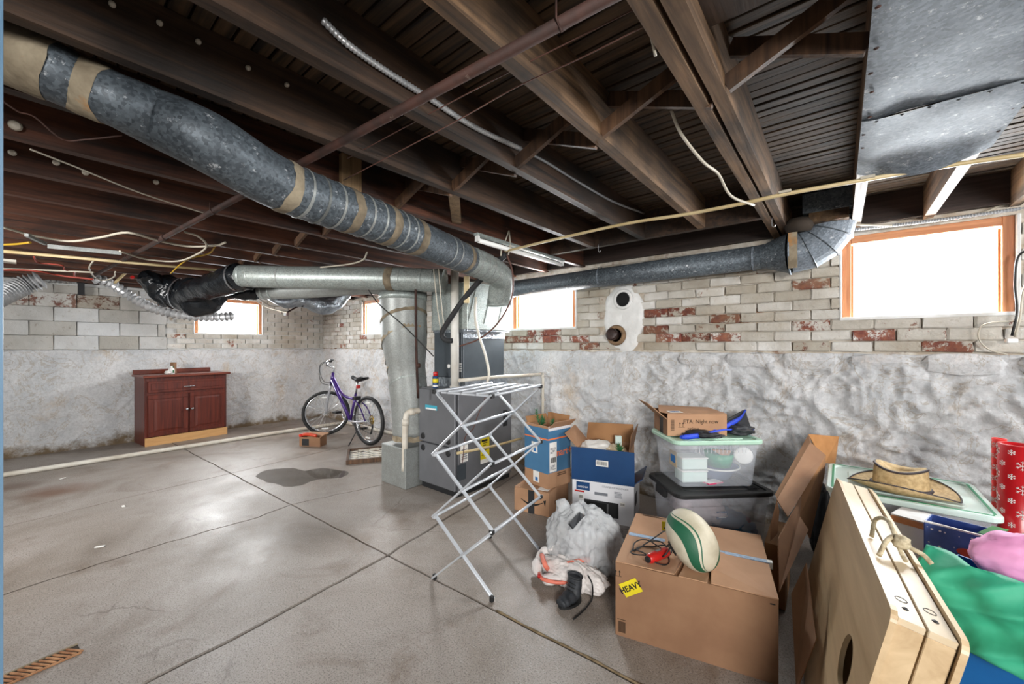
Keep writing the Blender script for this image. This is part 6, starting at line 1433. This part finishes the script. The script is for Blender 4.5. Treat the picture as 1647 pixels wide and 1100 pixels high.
bo = thing('boot', 'dark grey laced ankle boot standing on the floor in front of the bags', 'boot', (-1.09, 1.85, 0), R_(-98)); bo.scale = (.72, .95, .70)
mb = MB(); P_ = [Vector(p) for p in ((-.005, 0, .17), (0, 0, .12), (.01, 0, .08), (.035, 0, .05), (.09, 0, .040), (.14, 0, .034), (.165, 0, .032))]
mb.tube(smoothpath(P_, 4), [.045]*4+[.046]*4+[.048]*4+[.046]*4+[.040]*4+[.034]*4+[.016], 18); mb.v = [Vector((p.x, p.y*.95, max(p.z, .016))) for p in mb.v]; mb.build('upper', 'boot', bo, local=True)
mb = MB(); loftp = []; 
sole = [(.175*math.cos(a)*.62+.06, .046*math.sin(a)*(1.05-.15*math.cos(a)), 0) for a in [k/24*6.2832 for k in range(24)]]
mb.prism(sole, (0, 0, 1), .018); mb.build('sole', 'black', bo, local=True)
mb = MB(); mb.lathe([(.04, .168), (.047, .172), (.048, .182), (.040, .186), (.034, .178), (.03, .15)], (-.005, 0, 0), 18); mb.build('collar', 'blackfab', bo, local=True)
mb = MB(); mb.lathe([(.032, .165), (.001, .16)], (-.005, 0, 0), 14); mb.build('lining', M('blue_lining', '#3b4656', '#2a323d', 10, .9), bo, local=True)
for k in range(4):
    z = .14-.022*k; x = .047+.012*k; mb = MB(); mb.tube([(x-.008, -.03, z), (x+.004, 0, z+.004), (x-.008, .03, z-.004)], .003, 5); mb.build('lace', 'black', bo, local=True)
cc = [V(945, 925, 2.05), V(952, 940, 2.02), PF(952, 962, .02), PF(944, 975, .006), PF(935, 985, .006), PF(922, 996, .006)]
mb = MB(); mb.tube(smoothpath(cc, 5), .004, 6); mb.v = [(lambda q: Vector((q.x/.72, q.y/.95, q.z/.70)))(locm(bo).inverted() @ p) for p in mb.v]; mb.build('loose_lace', 'black', bo, local=True)

# ------------------------------------------------------------------ cardboard with standing flaps
cb = thing('cardboard_box', 'empty brown box with tall bent flaps standing between the totes and plywood boards', 'box', (-.26, 2.60, 0))
def cp_(name, pts, m, th=.006):
    mb = MB(); mb.panel([V(*p) for p in pts], th); return mb.build(name, m, cb)
cp_('flap', [(1300, 698, 2.62), (1349, 702, 2.72), (1343, 746, 2.72), (1326, 745, 2.62)], M('orange_cardboard', '#c08a55', '#ae7a48', 9, .85, bump=.3), .006)
cp_('flap', [(1300, 698, 2.60), (1303, 711, 2.50), (1250, 804, 2.16), (1246, 795, 2.22)], 'card', .006)
cp_('flap', [(1303, 711, 2.50), (1328, 732, 2.44), (1267, 831, 2.08), (1249, 803, 2.16)], 'card_w', .006)
cp_('side_panel', [(1328, 732, 2.46), (1326, 762, 2.46), (1303, 866, 2.25), (1286, 830, 2.2), (1289, 795, 2.25)], 'card_d', .006)
cp_('side_panel', [(1289, 797, 2.24), (1286, 830, 2.18), (1300, 852, 2.1), (1253, 952, 1.82), (1252, 866, 1.95)], 'card_w', .006)
cp_('side_panel', [(1249, 804, 2.16), (1253, 822, 2.12), (1250, 858, 2.06), (1238, 870, 2.06), (1239, 842, 2.10)], 'card_w', .006)
cp_('flap', [(1296, 905, 1.66), (1302, 950, 1.58), (1312, 1028, 1.44), (1280, 1110, 1.40), (1272, 955, 1.60)], 'card_w', .006)
mb = MB(); mb.box((-.26, 2.60, .17), (.09, .34, .32), .02); mb.build('box_body', 'card_d', cb)
q = crumple('dark_bundle', 'dark bundle of cloth squeezed behind the plywood boards', 'clothes', V(1318, 835, 2.55), (.06, .09, .22), 3, 'blackfab', .25)

# ------------------------------------------------------------------ plywood game boards
Nt = Vector((.10, 1.34, .70)); ua = (Vector((-.012, 2.567, .70))-Nt).normalized(); wa = Vector((.975, .088, -.215)).normalized(); wa = (wa-ua*wa.dot(ua)).normalized(); va = -(wa.cross(ua)).normalized()
if va.z > 0: va = -va
gb = thing('game_boards', 'pair of plywood toss game boards with a round hole, tied with rope, leaning on edge', 'game board', (.02, 1.9, 0))
BL_, BWd = 1.23, .70
GM = Matrix((ua, va, wa)).transposed().to_4x4(); GM.translation = Nt   # local x along, y down the face, z to the right
def gbox(name, c, d, m, bev=0, parent=None):
    mb = MB(); mb.box(c, d, None, bev); mb.v = [GM @ p for p in mb.v]; return mb.build(name, m, parent or gb)
def holed(z, th, name, hx, hy, hr, m, inset=0.0):
    mb = MB(); angs = sorted(set([k/56*2*math.pi for k in range(56)])); rc = .03; vs = []
    x0, x1, y0, y1 = inset, BL_-inset, inset, BWd-inset
    def outer(a):
        c, s = math.cos(a), math.sin(a); ts = []
        if c > 1e-9: ts.append((x1-hx)/c)
        if c < -1e-9: ts.append((x0-hx)/c)
        if s > 1e-9: ts.append((y1-hy)/s)
        if s < -1e-9: ts.append((y0-hy)/s)
        t_ = min(ts); return (hx+c*t_, hy+s*t_)
    corners = [math.atan2(y-hy, x-hx) % (2*math.pi) for x in (x0, x1) for y in (y0, y1)]
    A_ = sorted(angs+corners+[(c+e) % (2*math.pi) for c in corners for e in (-.04, .04)]); n = len(A_)
    def rnd_(p):
        x, y = p
        for cx in (x0, x1):
            for cy in (y0, y1):
                ix = cx+(rc if cx == x0 else -rc); iy = cy+(rc if cy == y0 else -rc)
                if abs(x-cx) < rc and abs(y-cy) < rc:
                    d = Vector((x-ix, y-iy)); 
                    if d.length > rc: d = d.normalized()*rc; return (ix+d.x, iy+d.y)
        return p
    for zz in (z, z+th):
        for a in A_: vs.append((hx+hr*math.cos(a), hy+hr*math.sin(a), zz))
        for a in A_: o = rnd_(outer(a)); vs.append((o[0], o[1], zz))
    fs = []
    for k in range(n):
        k2 = (k+1) % n
        fs += [(k, k2, n+k2, n+k), (2*n+k, 3*n+k, 3*n+k2, 2*n+k2), (n+k, n+k2, 3*n+k2, 3*n+k), (k, 2*n+k, 2*n+k2, k2)]
    mb.add(vs, fs); mb.v = [GM @ p for p in mb.v]; return mb.build(name, m, gb)
holed(0, .013, 'face_panel', .235, .31, .076, 'birch'); holed(.122, .013, 'face_panel', .235, .31, .076, 'birch')
for z in (.0395, .0945):
    s = .051; i = .012
    gbox('frame_rail', (BL_/2, i+.009, z), (BL_-2*i, .018, s), 'birch_w', .002); gbox('frame_rail', (BL_/2, BWd-i-.009, z), (BL_-2*i, .018, s), 'birch_w', .002)
    gbox('frame_rail', (i+.009, BWd/2, z), (.018, BWd-2*i-.036, s), 'birch', .002); gbox('frame_rail', (BL_-i-.009, BWd/2, z), (.018, BWd-2*i-.036, s), 'birch', .002)
    for x, r in ((.12, .012), (.075, .004)):
        mb = MB(); mb.tube([Vector((x+r*math.cos(k/16*6.2832), i-.0005, z+r*math.sin(k/16*6.2832))) for k in range(16)], .0012 if r > .01 else .003, 4, closed=True); mb.v = [GM @ p for p in mb.v]; mb.build('plug_ring' if r > .01 else 'screw_hole', 'dark', gb)
# rope handle
q = [(.52, .006, .035), (.56, -.045, .04), (.50, -.075, .055), (.44, -.05, .07), (.42, -.01, .09), (.40, .004, .10)]
mb = MB(); P_ = [GM @ Vector(p) for p in q]; mb.tube(smoothpath(P_, 6), .0065, 8); mb.build('rope_handle', 'rope', gb)
mb = MB(); P_ = [GM @ Vector(p) for p in ((.36, .004, .03), (.40, -.035, .045), (.45, -.045, .075), (.44, -.03, .11), (.43, -.025, .14), (.42, -.01, .16))]; mb.tube(smoothpath(P_, 6), .007, 8); mb.build('rope_handle', 'rope', gb)
mb = MB(); c = GM @ Vector((.43, -.04, .085)); blob(mb, c, (.022, .02, .02), 3, .3, 4, None, 14, 10); mb.build('rope_knot', 'rope', gb)

# ------------------------------------------------------------------ mint lid tote, hat, white box
tt, tbd, tld = tote('storage_tote', 'wide clear tote with a pale mint green lid, the hat on it, by the wall', (.245, 2.90, 0), 0, .60, .58, .615, 'clear2', 'mintw')
for s in (-1, 1): lb(tld, 'green_groove', (0, s*.262, .6195), (.54, .010, .002), 'green'); lb(tld, 'green_groove', (s*.274, 0, .6195), (.010, .50, .002), 'green')
mb = MB(); loft(mb, [(.02, .44, .42, .03), (.50, .5, .46, .03)], True, True); mb.build('packed_contents', 'boxwhite', tt, local=True)
ht_ = thing('cowboy_hat', 'tan straw cowboy hat with dark band lying on the pale mint lid', 'hat', (.235, 2.78, .622), R_(-15))
n = 48; vs = []; fs = []
def hat_r(a): return (.185+.02*math.cos(2*a), .150+.0*a)
prof = [(.0, 0), (.35, 0), (.45, .002), (.7, .004), (1.0, .018)]
RO = [(1.0, 0), (.85, 0), (.7, 0), (.56, 0)]
for (s, _) in RO:
    for k in range(n):
        a = 2*math.pi*k/n; x = .205*s*math.cos(a); y = .165*s*math.sin(a)
        lift = .055*(max(0, (s-.56)/.44))**1.7*abs(math.sin(a))**1.2; vs.append((x, y, .006+lift))
for (s, z, pinch) in ((.52, .015, 0), (.50, .05, 0), (.48, .085, .02), (.465, .108, .06), (.43, .118, .10), (.36, .105, .15), (.2, .085, .1), (.02, .082, 0)):
    for k in range(n):
        a = 2*math.pi*k/n; x = .205*s*math.cos(a)*1.02; y = .165*s*math.sin(a)*(1-pinch*(1+math.cos(a)))
        vs.append((x, y, .006+z+.012*math.cos(2*a)*(1 if z > .07 else 0)))
for i in range(11):
    for k in range(n): fs.append((i*n+k, i*n+(k+1) % n, (i+1)*n+(k+1) % n, (i+1)*n+k))
mb = MB(); mb.add(vs, fs, True); hat = mb.build('hat_body', 'straw', ht_, local=True)
sol = hat.modifiers.new('thick', 'SOLIDIFY'); sol.thickness = .003
mb = MB(); mb.tube([Vector((.205*.527*math.cos(2*math.pi*k/n)*1.02, .165*.527*math.sin(2*math.pi*k/n), .026)) for k in range(n)], .008, 6, closed=True); mb.build('hat_band', 'hatdark', ht_, local=True)
mb = MB(); mb.tube([Vector(vs[k]) for k in range(n)], .0035, 6, closed=True); mb.build('brim_edge', 'hatdark', ht_, local=True)
mb = MB(); mb.tube([Vector(vs[7*n+k])+Vector((0, 0, .002)) for k in range(n)], .006, 6, closed=True); mb.build('crown_edge', 'hatdark', ht_, local=True)
wb = thing('white_carton', 'pale carton with a brown wooden top edge between the boards and gift bags', 'box', (.20, 2.44, 0), R_(-20))
lb(wb, 'carton', (.18, .07, .285), (.40, .13, .57), 'boxwhite', None, .003); lb(wb, 'brown_edge', (.18, .003, .583), (.41, .012, .026), 'frame_h'); lb(wb, 'top_rim', (.18, .07, .599), (.41, .14, .006), 'whitepaint')

# ------------------------------------------------------------------ gift bags, tissue, wrapping rolls
def giftbag(name, label, p0, p1, z1, depth, m, z0=0.0):
    p0 = Vector(p0); p1 = Vector(p1); w = (p1-p0).length
    t = thing(name, label, 'gift bag', (p0.x, p0.y, z0), math.atan2((p1-p0).y, (p1-p0).x)); h = z1-z0
    for nm, c, d in (('front_panel', (w/2, .002, h/2), (w, .004, h)), ('back_panel', (w/2, depth, h/2), (w, .004, h)), ('gusset', (.002, depth/2, h/2), (.004, depth, h)), ('gusset', (w-.002, depth/2, h/2), (.004, depth, h)), ('bottom_panel', (w/2, depth/2, .003), (w, depth, .004))): lb(t, nm, c, d, m)
    return t, w, h
g1, w1_, h1_ = giftbag('gift_bag', 'big blue gift bag with green paper over its top, at the right edge', (.235, 1.93), (.72, 1.63), .62, .16, 'bluebag')
mb = MB(); nx, ny = 60, 30; vs = []; fs = []
for i in range(nx+1):
    for j in range(ny+1):
        x = -.012+(w1_+.02)*i/nx; z = h1_-.20+.255*j/ny+(.012*math.sin(x*9) if j == 0 else 0)-(.035*(x/w1_) if j == 0 else 0)
        e = .004 if j == 0 else .020
        y = -.022-e*.9*(1+noise.noise(Vector((x*11+z*6, z*11, 1))))*1.0-.045*(1-2*abs(noise.noise(Vector((x*5-z*7, z*5, 7)))))*(.3 if j == 0 else 1)+(.05*(j/ny)**6)
        vs.append((x, y, z))
for i in range(nx):
    for j in range(ny): a = i*(ny+1)+j; fs.append((a, a+ny+1, a+ny+2, a+1))
mb.add(vs, fs, True); o = mb.build('green_paper', 'greenpaper', g1, local=True); s_ = o.modifiers.new('t', 'SOLIDIFY'); s_.thickness = .002
g2, w2_, h2_ = giftbag('gift_bag', 'snowy blue holiday gift bag with a red sled print, behind the green paper', (.252, 2.21), (.62, 2.10), .668, .12, 'snowbag')
mb = MB(); r_ = random.Random(8)
for k in range(150):
    x, z, q = r_.uniform(.01, w2_-.01), r_.uniform(h2_-.35, h2_-.01), r_.uniform(.0015, .005); mb.prism([(x+q*math.cos(a*1.047), -.0005, z+q*math.sin(a*1.047)) for a in range(6)], (0, -1, 0), .0004)
mb.build('snow_dots', 'paper', g2, local=True)
mb = MB(); mb.prism([(.12+.035*math.cos(a*.5236), -.001, h2_-.075+.016*math.sin(a*.5236)) for a in range(12)], (0, -1, 0), .0006); sl = mb.build('sled_print', 'orange', g2, local=True)
mb = MB(); mb.box((.15, -.004, h2_-.055), (.06, .002, .026), Matrix.Rotation(.5, 4, 'Y')); mb.build('gift_tag', 'mintw', g2, local=True)
lb(g2, 'white_top_edge', (w2_/2, .003, h2_+.001), (w2_, .008, .006), 'paper')
for k in range(3): lpanel(g2, 'green_band', [(.13+k*.07, .06, h2_-.01), (.17+k*.07, .06, h2_-.01), (.20+k*.07, .11, h2_+.014), (.16+k*.07, .11, h2_+.014)], M('green_stripe_paper', '#2f7a35', '#3b8d40', 9, .5) if k == 0 else bpy.data.materials['green_stripe_paper'], .002)
t = crumple('tissue_paper', 'puffed pink tissue paper at the right edge between the two gift bags', 'tissue paper', Vector((.47, 1.97, .675)), (.14, .085, .085), 6, 'pink', .10)
def roll(name, label, c, r, z1, m, flakes=True):
    t = thing(name, label, 'wrapping paper', (c[0], c[1], 0)); mb = MB(); mb.lathe([(r, 0), (r, z1), (r*.82, z1+.0), (r*.80, z1-.03), (.001, z1-.03)], (0, 0, 0), 32); mb.build('paper_roll', m, t, local=True)
    mb = MB(); rr = random.Random(3)
    def stroke(a0_, z0_, da, dz):
        p = [Vector(((r+.0006)*math.cos(a0_+da*f), (r+.0006)*math.sin(a0_+da*f), z0_+dz*f)) for f in (0, .5, 1)]; mb.tube(p, .0011, 4)
    if flakes:
        for ring in range(9):
            z = z1-.03-ring*.052
            for k in range(6):
                a = k*1.047+(ring % 2)*.52; S = .021 if (k+ring) % 2 else .012
                for q in range(6):
                    th = q*math.pi/3+.5; stroke(a, z, S*math.cos(th)/r, S*math.sin(th))
                    for sg in (-1, 1):
                        b = th+sg*.8; stroke(a+.6*S*math.cos(th)/r, z+.6*S*math.sin(th), .35*S*math.cos(b)/r, .35*S*math.sin(b))
        mb.build('snowflake_print', 'paper', t, local=True, kind='stuff')
    return t
roll('wrapping_roll', 'thick dark red wrapping paper roll with white snowflakes at the right edge', (.60, 2.74), .058, .92, 'wrapred')
roll('wrapping_roll', 'slim bright red wrapping paper roll left of the thick dark red one', (.585, 2.93), .024, .91, 'wraplite')
